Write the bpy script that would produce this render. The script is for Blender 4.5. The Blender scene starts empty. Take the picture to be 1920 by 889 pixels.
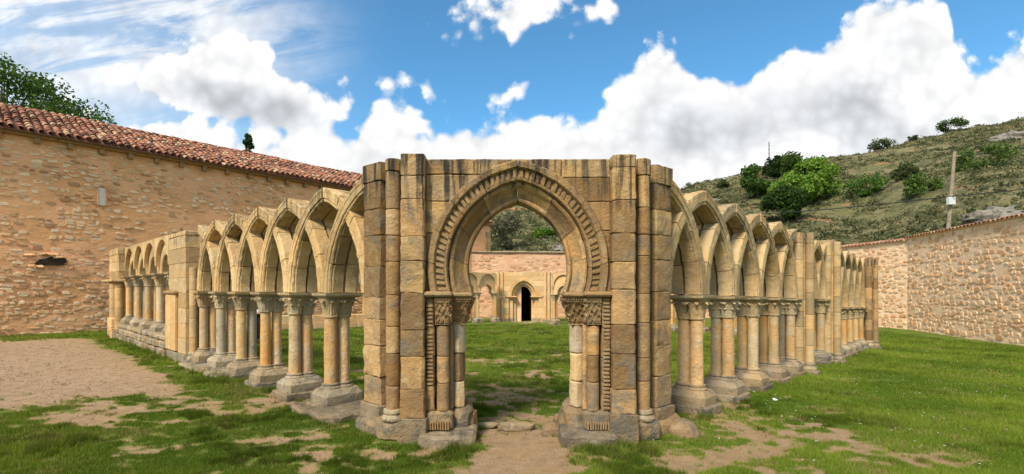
import bpy, math, random
import numpy as np
from mathutils import Vector, Matrix, noise as mnoise

random.seed(7); rng = np.random.default_rng(7)
S = bpy.context.scene
C = S.collection
PI = math.pi; R_ = math.radians

# ------------------------------------------------------------------ camera
FPX, CX, HY, CAMZ = 920.0, 960.0, 541.0, 1.65
cam_d = bpy.data.cameras.new('camera'); cam = bpy.data.objects.new('camera', cam_d); C.objects.link(cam)
cam.location = (0, 0, CAMZ); cam.rotation_euler = (PI/2, 0, 0)
cam_d.sensor_width = 36.0; cam_d.lens = 36.0*FPX/1920.0
cam_d.shift_y = (HY-444.5)/1920.0
cam_d.clip_end = 6000; cam_d.clip_start = 0.05
S.camera = cam
def at(px, py, Y):
    return Vector(((px-CX)/FPX*Y, Y, CAMZ-(py-HY)/FPX*Y))

# ------------------------------------------------------------------ node helper
class NT:
    def __init__(s, tree): s.t = tree; s.N = tree.nodes; s.L = tree.links
    def n(s, ty, ins=None, **kw):
        o = s.N.new(ty)
        for k, v in kw.items(): setattr(o, k, v)
        for k, v in (ins or {}).items(): s.set(o.inputs[k], v)
        return o
    def set(s, sock, v):
        if isinstance(v, bpy.types.NodeSocket): s.L.new(v, sock)
        else:
            if hasattr(sock, 'default_value'):
                try: sock.default_value = v
                except Exception: sock.default_value = (*v, 1.0)
    def m(s, op, a, b=0.0, c=0.0, clamp=False):
        o = s.N.new('ShaderNodeMath'); o.operation = op; o.use_clamp = clamp
        for i, v in enumerate((a, b, c)): s.set(o.inputs[i], v)
        return o.outputs[0]
    def sstep(s, x, lo, hi):
        o = s.N.new('ShaderNodeMapRange'); o.interpolation_type = 'SMOOTHSTEP'
        s.set(o.inputs[0], x); s.set(o.inputs[1], lo); s.set(o.inputs[2], hi)
        return o.outputs[0]
    def mix(s, f, a, b, mode='MIX'):
        o = s.N.new('ShaderNodeMix'); o.data_type = 'RGBA'; o.blend_type = mode
        s.set(o.inputs[0], f); s.set(o.inputs[6], col4(a)); s.set(o.inputs[7], col4(b))
        return o.outputs[2]
    def fmix(s, f, a, b):
        o = s.N.new('ShaderNodeMix'); o.data_type = 'FLOAT'
        s.set(o.inputs[0], f); s.set(o.inputs[2], a); s.set(o.inputs[3], b)
        return o.outputs[0]
    def noise(s, vec, scale, detail=4.0, rough=0.55, dist=0.0):
        o = s.n('ShaderNodeTexNoise'); s.set(o.inputs['Vector'], vec); s.set(o.inputs['Scale'], scale)
        o.inputs['Detail'].default_value = detail; o.inputs['Roughness'].default_value = rough
        o.inputs['Distortion'].default_value = dist
        return o.outputs[0]
    def scl(s, vec, sc):
        o = s.n('ShaderNodeMapping'); s.set(o.inputs['Vector'], vec); o.inputs['Scale'].default_value = sc
        return o.outputs[0]
    def comb(s, x, y, z=0.0):
        o = s.n('ShaderNodeCombineXYZ'); s.set(o.inputs[0], x); s.set(o.inputs[1], y); s.set(o.inputs[2], z)
        return o.outputs[0]
def col4(c):
    if isinstance(c, bpy.types.NodeSocket): return c
    return (c[0], c[1], c[2], 1.0)

# ------------------------------------------------------------------ world: sky with clouds
SUN_AZ, SUN_EL = R_(241), R_(46)         # direction to the sun, azimuth from +X counter-clockwise
sun_dir = Vector((math.cos(SUN_AZ)*math.cos(SUN_EL), math.sin(SUN_AZ)*math.cos(SUN_EL), math.sin(SUN_EL)))
W = bpy.data.worlds.new('World'); S.world = W; W.use_nodes = True
def build_world():
    W.node_tree.nodes.clear(); T = NT(W.node_tree)
    tc = T.n('ShaderNodeTexCoord'); d = tc.outputs['Generated']
    sky = T.n('ShaderNodeTexSky', sky_type='NISHITA', sun_disc=False)
    sky.sun_elevation = SUN_EL; sky.sun_rotation = PI/2-SUN_AZ
    sky.altitude = 600; sky.air_density = 1.0; sky.dust_density = 0.3; sky.ozone_density = 1.6
    sp = T.n('ShaderNodeSeparateXYZ', {0: d}); x, y, z = sp.outputs
    ys = T.m('MAXIMUM', y, 0.08)
    u = T.m('DIVIDE', x, ys); v = T.m('DIVIDE', z, ys)
    front = T.sstep(y, 0.25, 0.5)
    gz = T.m('ADD', T.m('MAXIMUM', z, 0.0), 0.25)
    gen = T.comb(T.m('DIVIDE', x, gz), T.m('DIVIDE', y, gz), 0.0)
    uv = T.comb(u, v, 0.0)
    # billowy noise in the sky plane
    n1 = T.noise(uv, 5.0, 6.0, 0.55, 0.0)
    n3 = T.noise(uv, 19.0, 5.0, 0.6, 0.0)
    vo = T.n('ShaderNodeTexVoronoi', {'Vector': T.comb(T.m('ADD', u, T.m('MULTIPLY', T.m('SUBTRACT', n1, 0.5), 0.16)), T.m('ADD', v, T.m('MULTIPLY', T.m('SUBTRACT', n3, 0.5), 0.06)), 0.0), 'Scale': 13.0}, feature='SMOOTH_F1', voronoi_dimensions='2D')
    vo.inputs['Smoothness'].default_value = 0.35
    vo2 = T.n('ShaderNodeTexVoronoi', {'Vector': T.comb(T.m('ADD', u, T.m('MULTIPLY', T.m('SUBTRACT', n3, 0.5), 0.05)), T.m('ADD', v, T.m('MULTIPLY', T.m('SUBTRACT', n1, 0.5), 0.05)), 0.0), 'Scale': 34.0}, feature='SMOOTH_F1', voronoi_dimensions='2D')
    vo2.inputs['Smoothness'].default_value = 0.35
    bil = T.m('SUBTRACT', 0.45, vo.outputs['Distance'])
    bil2 = T.m('SUBTRACT', 0.45, vo2.outputs['Distance'])
    lump = T.m('ADD', T.m('ADD', T.m('MULTIPLY', T.m('SUBTRACT', n1, 0.5), 0.13), T.m('MULTIPLY', bil, 0.055)), T.m('ADD', T.m('MULTIPLY', bil2, 0.024), T.m('MULTIPLY', T.m('SUBTRACT', n3, 0.5), 0.04)))
    # top of the cumulus bank along the horizon
    pts = [(-1400,250),(-600,215),(-100,215),(60,175),(150,175),(225,195),(300,190),(370,185),(430,225),(480,228),(540,225),(610,215),(660,215),(700,165),(745,165),
           (800,200),(870,200),(960,190),(1040,192),(1110,195),(1140,140),(1190,105),(1225,58),(1270,70),(1330,112),(1400,112),(1430,78),(1500,72),(1560,42),(1600,5),
           (1650,-40),(1750,-30),(1790,20),(1815,92),(1850,82),(1920,45),(2100,20),(2700,120),(3300,200)]
    fc = T.n('ShaderNodeFloatCurve'); cu = fc.mapping.curves[0]
    umin, umax, vmin, vmax = -2.6, 2.6, -0.2, 0.8
    P = [((((p-CX)/FPX)-umin)/(umax-umin), (((HY-q)/FPX)-vmin)/(vmax-vmin)) for p, q in pts]
    cu.points[0].location = P[0]; cu.points[-1].location = P[-1]
    for p in P[1:-1]: cu.points.new(*p)
    fc.mapping.use_clip = False; fc.mapping.update()
    T.set(fc.inputs['Value'], T.m('DIVIDE', T.m('SUBTRACT', u, umin), umax-umin))
    top = T.m('ADD', T.m('MULTIPLY', fc.outputs[0], vmax-vmin), vmin)
    bank = T.m('SUBTRACT', T.m('SUBTRACT', top, v), 0.012)
    def blob(px, py, rx, ry, tilt=0.0, k=1.0):
        du = T.m('SUBTRACT', u, (px-CX)/FPX); dv = T.m('SUBTRACT', v, (HY-py)/FPX)
        c, s_ = math.cos(tilt), math.sin(tilt)
        a = T.m('ADD', T.m('MULTIPLY', du, c), T.m('MULTIPLY', dv, s_)); b = T.m('SUBTRACT', T.m('MULTIPLY', dv, c), T.m('MULTIPLY', du, s_))
        q = T.m('ADD', T.m('POWER', T.m('ABSOLUTE', T.m('DIVIDE', a, rx/FPX)), 2.0), T.m('POWER', T.m('ABSOLUTE', T.m('DIVIDE', b, ry/FPX)), 2.0))
        return T.m('MULTIPLY', T.m('SUBTRACT', 1.0, T.m('SQRT', q)), k*min(rx, ry)/FPX)
    F = bank
    for b in [(330,150,130,75,0.0,1.35),(420,130,120,90,0.0,1.35),(510,180,160,66,-0.30,1.35),(410,165,200,70,-0.1,1.35),
              (955,25,135,56,0.1),(1108,26,75,50,0.0),(885,42,60,34,0.0),(635,152,44,18,0.3),(968,172,56,22,0.5),(806,172,22,22,0.0),(735,160,32,40,0.0),(650,190,30,32,0.0),
              (180,205,90,50,0.0)]:
        o = T.N.new('ShaderNodeMath'); o.operation = 'SMOOTH_MAX'; o.inputs[2].default_value = 0.02
        T.set(o.inputs[0], F); T.set(o.inputs[1], blob(*b)); F = o.outputs[0]
    F = T.m('SUBTRACT', T.m('ADD', F, lump), 0.014)
    alpha = T.sstep(F, -0.002, 0.026)
    # thin high streaks, upper left
    ci = T.noise(T.comb(T.m('ADD', T.m('MULTIPLY', u, 1.4), T.m('MULTIPLY', v, 1.6)), T.m('SUBTRACT', T.m('MULTIPLY', v, 7.0), T.m('MULTIPLY', u, 1.5)), 0.3), 1.7, 9.0, 0.62, 0.6)
    cim = T.m('MULTIPLY', T.sstep(ci, 0.30, 0.56), T.sstep(blob(130, 40, 470, 190, -0.1), -0.06, 0.10))
    veil = T.m('MULTIPLY', T.sstep(u, -0.20, -0.95), T.m('ADD', 0.30, T.m('MULTIPLY', T.sstep(ci, 0.3, 0.65), 0.35)))
    thin = T.m('MAXIMUM', T.m('MULTIPLY', cim, 0.86), veil)
    # the rest of the dome: broken cumulus like that in view
    ng = T.noise(gen, 1.25, 6.0, 0.55, 0.2)
    ag = T.sstep(ng, 0.44, 0.53)
    a_all = T.fmix(front, ag, T.m('MAXIMUM', alpha, thin))
    # shading of the clouds: grey bases, bright tops
    low = T.noise(T.comb(T.m('ADD', T.m('MULTIPLY', u, 2.3), 0.7), T.m('ADD', T.m('MULTIPLY', v, 4.6), 1.3), 0.0), 1.5, 2.5, 0.45, 0.3)
    depth = T.sstep(F, 0.03, 0.14)
    gm = T.m('MULTIPLY', T.sstep(low, 0.42, 0.70), depth)
    gb = T.sstep(blob(1330, 235, 190, 75, 0.1), -0.03, 0.06)
    gc = T.sstep(blob(460, 196, 170, 42, -0.25), -0.015, 0.03)
    gm = T.m('MAXIMUM', T.m('MAXIMUM', T.m('MULTIPLY', gm, 0.75), T.m('MULTIPLY', T.m('MULTIPLY', gb, depth), T.fmix(T.sstep(n1, 0.25, 0.65), 0.45, 0.85))), T.m('MULTIPLY', gc, T.fmix(T.sstep(n1, 0.25, 0.6), 0.6, 1.0)))
    gm = T.fmix(front, T.m('MULTIPLY', T.sstep(ng, 0.56, 0.72), 0.8), gm)
    rel = T.m('MULTIPLY', T.m('ADD', T.m('MULTIPLY', bil, 0.30), T.m('ADD', T.m('MULTIPLY', bil2, 0.22), T.m('MULTIPLY', T.m('SUBTRACT', n1, 0.5), 0.3))), 0.85)
    lum = T.m('ADD', T.fmix(gm, 0.57, 0.35), T.m('MULTIPLY', T.m('MULTIPLY', rel, 0.6), front))
    ccol = T.mix(gm, (1.0, 1.0, 1.0), (0.93, 0.98, 1.04))
    cl = T.n('ShaderNodeVectorMath', {0: ccol, 3: lum}, operation='SCALE')
    # scale the clear sky
    skc = T.n('ShaderNodeVectorMath', {0: sky.outputs[0], 1: (0.48, 0.88, 0.98)}, operation='MULTIPLY')
    clb = T.n('ShaderNodeVectorMath', {0: cl.outputs[0], 3: 1.0/0.115}, operation='SCALE')
    fin = T.mix(a_all, skc.outputs[0], clb.outputs[0])
    bg = T.n('ShaderNodeBackground', {'Color': fin, 'Strength': 0.115})
    T.L.new(bg.outputs[0], T.n('ShaderNodeOutputWorld').inputs[0])
build_world(); W.cycles.sampling_method = 'NONE'
sd = bpy.data.lights.new('sun', 'SUN'); sun = bpy.data.objects.new('sun', sd); C.objects.link(sun)
sd.energy = 3.0; sd.angle = R_(13); sd.color = (1.0, 0.91, 0.76)
sun.rotation_euler = (-sun_dir).to_track_quat('-Z', 'Y').to_euler(); sun.location = (-20, -20, 40)
S.view_settings.view_transform = 'Standard'; S.view_settings.look = 'None'
S.view_settings.exposure = 0.85; S.view_settings.gamma = 1.0; S.view_settings.use_curve_mapping = False
S.render.engine = 'CYCLES'; S.cycles.use_denoising = True; S.cycles.max_bounces = 4

# ------------------------------------------------------------------ materials
def new_mat(name):
    m = bpy.data.materials.new(name); m.use_nodes = True; m.node_tree.nodes.clear()
    T = NT(m.node_tree)
    b = T.n('ShaderNodeBsdfPrincipled'); o = T.n('ShaderNodeOutputMaterial'); T.L.new(b.outputs[0], o.inputs[0])
    b.inputs['Roughness'].default_value = 0.9
    b.inputs['Specular IOR Level'].default_value = 0.2
    return m, T, b
def bump(T, b, h, strength=0.5, dist=0.02):
    o = T.n('ShaderNodeBump', {'Height': h}); o.inputs['Strength'].default_value = strength; o.inputs['Distance'].default_value = dist
    T.L.new(o.outputs[0], b.inputs['Normal'])
def rnd_socket(T, attr):
    if attr:
        return T.n('ShaderNodeAttribute', attribute_name='rnd').outputs['Fac']
    return T.n('ShaderNodeObjectInfo').outputs['Random']
def stone(name, base, alt, dark, pale=None, lichen=0.35, streak=0.0, speck=0.25, bstr=0.55, rvar=0.30, attr=False, grey=(0.17,0.15,0.115), palefac=0.0, rough_scale=1.0):
    m, T, b = new_mat(name)
    p = T.n('ShaderNodeNewGeometry').outputs['Position']
    r = rnd_socket(T, attr)
    off = T.n('ShaderNodeVectorMath', {0: p, 1: T.comb(T.m('MULTIPLY', r, 7.0), T.m('MULTIPLY', r, 3.0), T.m('MULTIPLY', r, 5.0))}, operation='ADD').outputs[0]
    n_big = T.noise(off, 1.7, 5.0, 0.6, 0.3)
    n_mid = T.noise(off, 7.0, 6.0, 0.65, 0.4)
    n_fin = T.noise(p, 60.0*rough_scale, 4.0, 0.7)
    n_pit = T.noise(p, 24.0*rough_scale, 5.0, 0.7, 0.2)
    c = T.mix(T.sstep(n_big, 0.35, 0.66), base, alt)
    if pale: c = T.mix(T.m('MULTIPLY', T.sstep(n_mid, 0.50, 0.68), palefac), c, pale)
    # per piece tint
    v = T.m('ADD', 1.0-rvar*0.55, T.m('MULTIPLY', r, rvar))
    r2 = T.m('FRACT', T.m('MULTIPLY', r, 13.7))
    tint = T.comb(v, T.m('MULTIPLY', v, T.m('ADD', 0.93, T.m('MULTIPLY', r2, 0.12))), T.m('MULTIPLY', v, T.m('ADD', 0.84, T.m('MULTIPLY', r2, 0.26))))
    c = T.mix(1.0, c, tint, 'MULTIPLY')
    # lichen and soot
    n_l = T.noise(off, 3.1, 9.0, 0.68, 0.6)
    lm = T.m('MULTIPLY', T.sstep(n_l, 0.62-0.25*lichen, 0.76-0.2*lichen), min(1.0, lichen*1.6))
    c = T.mix(lm, c, grey)
    if streak > 0:
        st = T.noise(T.scl(p, (17.0, 17.0, 0.9)), 1.0, 5.0, 0.6, 0.2)
        big = T.noise(p, 1.1, 3.0, 0.5)
        zz = T.n('ShaderNodeSeparateXYZ', {0: p}).outputs[2]
        hm = T.sstep(T.m('ADD', zz, T.m('MULTIPLY', T.m('SUBTRACT', big, 0.5), 2.2)), 2.40, 3.0)
        sm = T.m('MULTIPLY', T.m('MULTIPLY', T.sstep(st, 0.44, 0.60), hm), streak)
        c = T.mix(sm, c, (0.045, 0.038, 0.03))
    c = T.mix(T.m('MULTIPLY', T.sstep(n_pit, 0.58, 0.72), speck*1.4), c, dark)
    c = T.mix(T.m('MULTIPLY', T.sstep(n_fin, 0.55, 0.75), speck), c, dark)
    T.L.new(c, b.inputs['Base Color'])
    h = T.m('ADD', T.m('ADD', T.m('MULTIPLY', n_pit, 1.0), T.m('MULTIPLY', n_fin, 0.5)), T.m('ADD', T.m('MULTIPLY', n_mid, 1.4), T.m('MULTIPLY', T.sstep(n_l, 0.45, 0.7), 0.4)))
    bump(T, b, h, bstr, 0.03)
    b.inputs['Roughness'].default_value = 0.92
    return m
M = {}
M['gate'] = stone('gate_sandstone', (0.415,0.245,0.098), (0.30,0.192,0.10), (0.085,0.054,0.028), pale=(0.53,0.38,0.195), palefac=0.55, lichen=0.46, streak=1.0, rvar=0.78, speck=0.32, bstr=0.7)
M['gate_carved'] = stone('carved_sandstone', (0.37,0.222,0.095), (0.28,0.18,0.09), (0.09,0.06,0.03), pale=(0.42,0.33,0.19), palefac=0.3, lichen=0.42, streak=0.9, rvar=0.25, speck=0.3, bstr=0.7)
M['gate_base'] = stone('weathered_base_stone', (0.35,0.235,0.115), (0.27,0.195,0.115), (0.06,0.05,0.035), pale=(0.42,0.36,0.26), palefac=0.5, lichen=0.6, rvar=0.3, speck=0.4, bstr=1.0, grey=(0.15,0.135,0.105))
M['white_jamb'] = stone('pale_jamb_stone', (0.50,0.44,0.34), (0.44,0.33,0.20), (0.20,0.14,0.08), lichen=0.22, rvar=0.2, bstr=0.6)
M['arch'] = stone('cream_arch_stone', (0.57,0.395,0.19), (0.46,0.295,0.13), (0.18,0.12,0.06), pale=(0.64,0.51,0.32), palefac=0.55, lichen=0.30, streak=0.6, rvar=0.50, speck=0.22, grey=(0.24,0.21,0.16))
M['arch_r'] = stone('tan_arch_stone', (0.50,0.33,0.15), (0.42,0.295,0.155), (0.15,0.10,0.05), pale=(0.54,0.43,0.28), palefac=0.55, lichen=0.34, streak=0.6, rvar=0.50, speck=0.24, grey=(0.22,0.19,0.14))
M['shaft'] = stone('column_shaft_stone', (0.62,0.37,0.155), (0.55,0.41,0.235), (0.16,0.11,0.06), pale=(0.60,0.52,0.38), palefac=0.6, lichen=0.30, rvar=0.40, speck=0.3, bstr=0.8, grey=(0.25,0.21,0.155))
M['shaft_grey'] = stone('grey_shaft_stone', (0.43,0.32,0.19), (0.33,0.265,0.175), (0.10,0.08,0.055), pale=(0.46,0.40,0.29), palefac=0.5, lichen=0.5, rvar=0.3, speck=0.35, grey=(0.19,0.165,0.125))
M['orange'] = stone('orange_shaft_stone', (0.60,0.31,0.10), (0.56,0.38,0.18), (0.16,0.10,0.05), pale=(0.60,0.48,0.30), palefac=0.5, lichen=0.22, rvar=0.28, speck=0.22)
M['capital'] = stone('carved_capital_stone', (0.52,0.37,0.19), (0.43,0.325,0.19), (0.09,0.07,0.045), pale=(0.50,0.44,0.31), palefac=0.5, lichen=0.33, rvar=0.3, speck=0.3, bstr=0.8)
M['base'] = stone('grey_lichen_base_stone', (0.43,0.32,0.185), (0.33,0.26,0.17), (0.07,0.06,0.045), pale=(0.48,0.43,0.33), palefac=0.5, lichen=0.55, rvar=0.28, speck=0.38, bstr=0.9, grey=(0.15,0.14,0.115))
M['plinth'] = stone('dark_plinth_stone', (0.31,0.235,0.14), (0.24,0.19,0.125), (0.05,0.042,0.03), pale=(0.46,0.42,0.33), palefac=0.55, lichen=0.6, rvar=0.3, speck=0.45, bstr=1.0, grey=(0.11,0.098,0.078))
M['rock'] = stone('limestone_rock', (0.27,0.235,0.19), (0.21,0.18,0.145), (0.08,0.07,0.06), lichen=0.4, rvar=0.3, bstr=1.0)
M['far'] = stone('far_gallery_stone', (0.66,0.46,0.24), (0.62,0.37,0.16), (0.22,0.15,0.08), pale=(0.62,0.54,0.38), palefac=0.6, lichen=0.22, rvar=0.25)
def wallstone(name, a, bcol, c_, attr):
    m, T, b = new_mat(name)
    p = T.n('ShaderNodeNewGeometry').outputs['Position']; r = rnd_socket(T, attr)
    r2 = T.m('FRACT', T.m('MULTIPLY', r, 17.3))
    n1 = T.noise(p, 9.0, 6.0, 0.65); n2 = T.noise(p, 45.0, 4.0, 0.7)
    c = T.mix(T.sstep(r, 0.35, 0.75), a, bcol); c = T.mix(T.sstep(r2, 0.72, 0.92), c, c_)
    c = T.mix(T.m('MULTIPLY', T.sstep(n1, 0.48, 0.72), 0.4), c, (0.34,0.21,0.12))
    c = T.mix(T.m('MULTIPLY', T.sstep(n2, 0.5, 0.7), 0.25), c, (0.16,0.11,0.07))
    v = T.m('ADD', 0.80, T.m('MULTIPLY', T.m('FRACT', T.m('MULTIPLY', r, 5.1)), 0.36))
    c = T.mix(1.0, c, T.comb(v, v, v), 'MULTIPLY')
    T.L.new(c, b.inputs['Base Color']); bump(T, b, T.m('ADD', n1, T.m('MULTIPLY', n2, 0.5)), 0.8, 0.03)
    return m
for at_ in (False, True):
    sfx = '_joined' if at_ else ''
    M['rub_r'+sfx] = wallstone('enclosure_rubble'+sfx, (0.80,0.57,0.35), (0.76,0.46,0.25), (0.62,0.35,0.17), at_)
    M['rub_c'+sfx] = wallstone('church_rubble'+sfx, (0.78,0.58,0.37), (0.68,0.43,0.22), (0.45,0.26,0.13), at_)
    M['rub_b'+sfx] = wallstone('back_rubble'+sfx, (0.60,0.41,0.25), (0.56,0.33,0.19), (0.40,0.22,0.12), at_)
def mortar(name, a, b_, c_, bs=0.8):
    m, T, b = new_mat(name)
    p = T.n('ShaderNodeNewGeometry').outputs['Position']
    z = T.n('ShaderNodeSeparateXYZ', {0: p}).outputs[2]
    n1 = T.noise(T.scl(p, (1.0, 1.0, 1.6)), 0.55, 7.0, 0.6, 0.5); n2 = T.noise(T.scl(p, (1.0,1.0,2.0)), 4.0, 8.0, 0.68, 0.4); n3 = T.noise(p, 22.0, 6.0, 0.7); n4 = T.noise(T.scl(p, (0.7,0.7,3.2)), 1.1, 8.0, 0.65, 0.5)
    c = T.mix(T.sstep(n1, 0.38, 0.62), a, b_)
    c = T.mix(T.m('MULTIPLY', T.sstep(n4, 0.52, 0.66), 0.75), c, c_)
    c = T.mix(T.m('MULTIPLY', T.sstep(n2, 0.56, 0.70), 0.55), c, (c_[0]*0.62, c_[1]*0.60, c_[2]*0.58))
    c = T.mix(T.m('MULTIPLY', T.sstep(n3, 0.52, 0.74), 0.35), c, (c_[0]*0.45, c_[1]*0.42, c_[2]*0.4))
    T.L.new(c, b.inputs['Base Color'])
    bump(T, b, T.m('ADD', T.m('MULTIPLY', n2, 1.4), T.m('MULTIPLY', n3, 0.6)), bs, 0.06)
    return m
M['mortar_church'] = mortar('church_plaster', (0.80,0.44,0.235), (0.72,0.38,0.17), (0.56,0.31,0.145), 0.55)
M['mortar_right'] = mortar('enclosure_mortar', (0.86,0.61,0.42), (0.84,0.59,0.37), (0.74,0.47,0.28), 0.45)
M['mortar_back'] = mortar('back_wall_mortar', (0.68,0.42,0.26), (0.62,0.36,0.21), (0.50,0.29,0.17))
def simple(name, c1, c2, scale=8.0, bs=0.4, rough=0.9, rvar=0.0, attr=False):
    m, T, b = new_mat(name)
    p = T.n('ShaderNodeNewGeometry').outputs['Position']
    n = T.noise(p, scale, 6.0, 0.65)
    c = T.mix(T.sstep(n, 0.35, 0.68), c1, c2)
    if rvar:
        r = rnd_socket(T, attr); v = T.m('ADD', 1.0-rvar/2, T.m('MULTIPLY', r, rvar)); c = T.mix(1.0, c, T.comb(v, v, v), 'MULTIPLY')
    T.L.new(c, b.inputs['Base Color']); bump(T, b, n, bs, 0.02); b.inputs['Roughness'].default_value = rough
    return m
def tilemat(name, attr):
    m, T, b = new_mat(name)
    p = T.n('ShaderNodeNewGeometry').outputs['Position']; r = rnd_socket(T, attr)
    ramp = T.n('ShaderNodeValToRGB', {0: r}); cr = ramp.color_ramp; cr.interpolation = 'CONSTANT'
    cols = [(0.0,(0.27,0.11,0.065)),(0.2,(0.36,0.155,0.09)),(0.38,(0.19,0.085,0.058)),(0.52,(0.39,0.20,0.12)),(0.68,(0.30,0.125,0.078)),(0.80,(0.43,0.30,0.185)),(0.90,(0.12,0.075,0.055))]
    cr.elements[0].position = 0.0; cr.elements[0].color = (*cols[0][1], 1); cr.elements[1].position = cols[1][0]; cr.elements[1].color = (*cols[1][1], 1)
    for q, cc in cols[2:]: e = cr.elements.new(q); e.color = (*cc, 1)
    n = T.noise(p, 6.0, 8.0, 0.7, 0.5); n2 = T.noise(p, 28.0, 5.0, 0.7)
    c = T.mix(T.m('MULTIPLY', T.sstep(n, 0.50, 0.68), 0.75), ramp.outputs[0], (0.085,0.065,0.05))
    c = T.mix(T.m('MULTIPLY', T.sstep(n2, 0.56, 0.72), 0.5), c, (0.46,0.38,0.26))
    T.L.new(c, b.inputs['Base Color']); bump(T, b, T.m('ADD', n, n2), 0.5, 0.02)
    return m
M['tile'] = tilemat('clay_roof_tile', False); M['tile_joined'] = tilemat('clay_roof_tile_joined', True)
M['wood'] = simple('weathered_timber', (0.36,0.22,0.10), (0.24,0.15,0.08), 9.0, 0.5)
M['pole'] = simple('grey_pole_timber', (0.33,0.26,0.19), (0.22,0.17,0.12), 6.0, 0.5)
M['metal'] = simple('grey_metal_box', (0.62,0.63,0.62), (0.54,0.55,0.55), 4.0, 0.1, 0.5)
M['cable'] = simple('black_cable', (0.03,0.03,0.03), (0.04,0.04,0.04), 4.0, 0.0, 0.6)
M['plank'] = simple('pale_window_board', (0.58,0.54,0.48), (0.50,0.47,0.42), 12.0, 0.3)
M['shade_dark'] = simple('dark_shade_paint', (0.05,0.035,0.022), (0.035,0.025,0.016), 8.0, 0.5)  # near-black colour that paints in the shade of the wall hole and tunnel
M['paper'] = simple('crumpled_paper', (0.78,0.78,0.76), (0.70,0.70,0.70), 30.0, 0.4)
M['shirt'] = simple('white_cotton', (0.78,0.77,0.80), (0.70,0.70,0.74), 30.0, 0.2)
M['trousers'] = simple('dark_trousers', (0.03,0.03,0.045), (0.05,0.05,0.06), 30.0, 0.2)
M['skin'] = simple('skin', (0.50,0.30,0.20), (0.46,0.27,0.18), 20.0, 0.05, 0.6)
M['hair'] = simple('dark_hair', (0.04,0.025,0.018), (0.06,0.04,0.03), 40.0, 0.4, 0.6)
M['bark'] = simple('bark', (0.16,0.12,0.085), (0.09,0.07,0.05), 14.0, 0.8)
def leafmat(name, transl=0.35):
    m = bpy.data.materials.new(name); m.use_nodes = True; m.node_tree.nodes.clear(); T = NT(m.node_tree)
    a = T.n('ShaderNodeAttribute', attribute_name='col')
    d = T.n('ShaderNodeBsdfDiffuse', {0: a.outputs['Color']})
    hs = T.n('ShaderNodeHueSaturation', {'Saturation': 1.1, 'Value': 1.3, 'Color': a.outputs['Color']})
    t = T.n('ShaderNodeBsdfTranslucent', {0: hs.outputs[0]})
    mx = T.n('ShaderNodeMixShader', {0: transl}); T.L.new(d.outputs[0], mx.inputs[1]); T.L.new(t.outputs[0], mx.inputs[2])
    T.L.new(mx.outputs[0], T.n('ShaderNodeOutputMaterial').inputs[0])
    return m
M['leaf'] = leafmat('leaf'); M['grass'] = leafmat('grass_blade', 0.25)

# ------------------------------------------------------------------ mesh helpers
LOC = {}
def empty(name, loc, parent=None):
    o = bpy.data.objects.new(name, None); C.objects.link(o); o.empty_display_size = 0.1
    loc = Vector(loc)
    o.location = loc - (LOC[parent.name] if parent else Vector((0,0,0))); o.parent = parent; LOC[o.name] = loc
    return o
def thing(name, label, cat, loc, group=None):
    o = empty(name, loc); tag(o, label, cat, group); return o
def tag(o, label=None, cat=None, group=None, kind=None):
    if label: o['label'] = label
    if cat: o['category'] = cat
    if group: o['group'] = group
    if kind: o['kind'] = kind
    return o
def finish(me, mat, smooth):
    me.materials.append(mat)
    if smooth:
        me.shade_smooth()
        if smooth is not True: me.set_sharp_from_angle(angle=smooth)
def place(name, me, parent, wloc, rot=0.0, scale=None):
    o = bpy.data.objects.new(name, me); C.objects.link(o)
    wloc = Vector(wloc); o.location = wloc - (LOC[parent.name] if parent else Vector((0,0,0)))
    o.parent = parent; LOC[o.name] = wloc
    if isinstance(rot, (int, float)): o.rotation_euler = (0, 0, rot)
    else: o.rotation_euler = rot
    if scale is not None: o.scale = scale
    return o
class MB:
    def __init__(s): s.v = []; s.f = []
    def add(s, vs, fs):
        k = len(s.v); s.v.extend(vs); s.f.extend([tuple(i+k for i in f) for f in fs]); return s
    def mesh(s, name, mat, smooth=R_(38), origin=(0,0,0)):
        o = Vector(origin); me = bpy.data.meshes.new(name)
        me.from_pydata([(v[0]-o[0], v[1]-o[1], v[2]-o[2]) for v in s.v], [], s.f)
        finish(me, mat, smooth); return me
    def build(s, name, mat, parent=None, smooth=R_(38), origin=None):
        if origin is None:
            a = np.array([tuple(v) for v in s.v]); c = a.mean(0); origin = (float(c[0]), float(c[1]), float(a[:,2].min()))
        return place(name, s.mesh(name, mat, smooth, origin), parent, origin)
    def box(s, c, h, rz=0.0):
        cs, sn = math.cos(rz), math.sin(rz); vs = []
        for dx, dy, dz in ((-1,-1,-1),(1,-1,-1),(1,1,-1),(-1,1,-1),(-1,-1,1),(1,-1,1),(1,1,1),(-1,1,1)):
            x, y = dx*h[0], dy*h[1]; vs.append((c[0]+x*cs-y*sn, c[1]+x*sn+y*cs, c[2]+dz*h[2]))
        return s.add(vs, [(0,3,2,1),(4,5,6,7),(0,1,5,4),(1,2,6,5),(2,3,7,6),(3,0,4,7)])
def wob(p, amp, freq, seed=0.0):
    q = Vector((p[0]*freq+seed, p[1]*freq-seed*0.7, p[2]*freq+seed*1.3))
    n = mnoise.noise_vector(q)
    return Vector((p[0]+n[0]*amp, p[1]+n[1]*amp, p[2]+n[2]*amp))
def poly_area(p): return 0.5*sum(p[i][0]*p[(i+1)%len(p)][1]-p[(i+1)%len(p)][0]*p[i][1] for i in range(len(p)))
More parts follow.
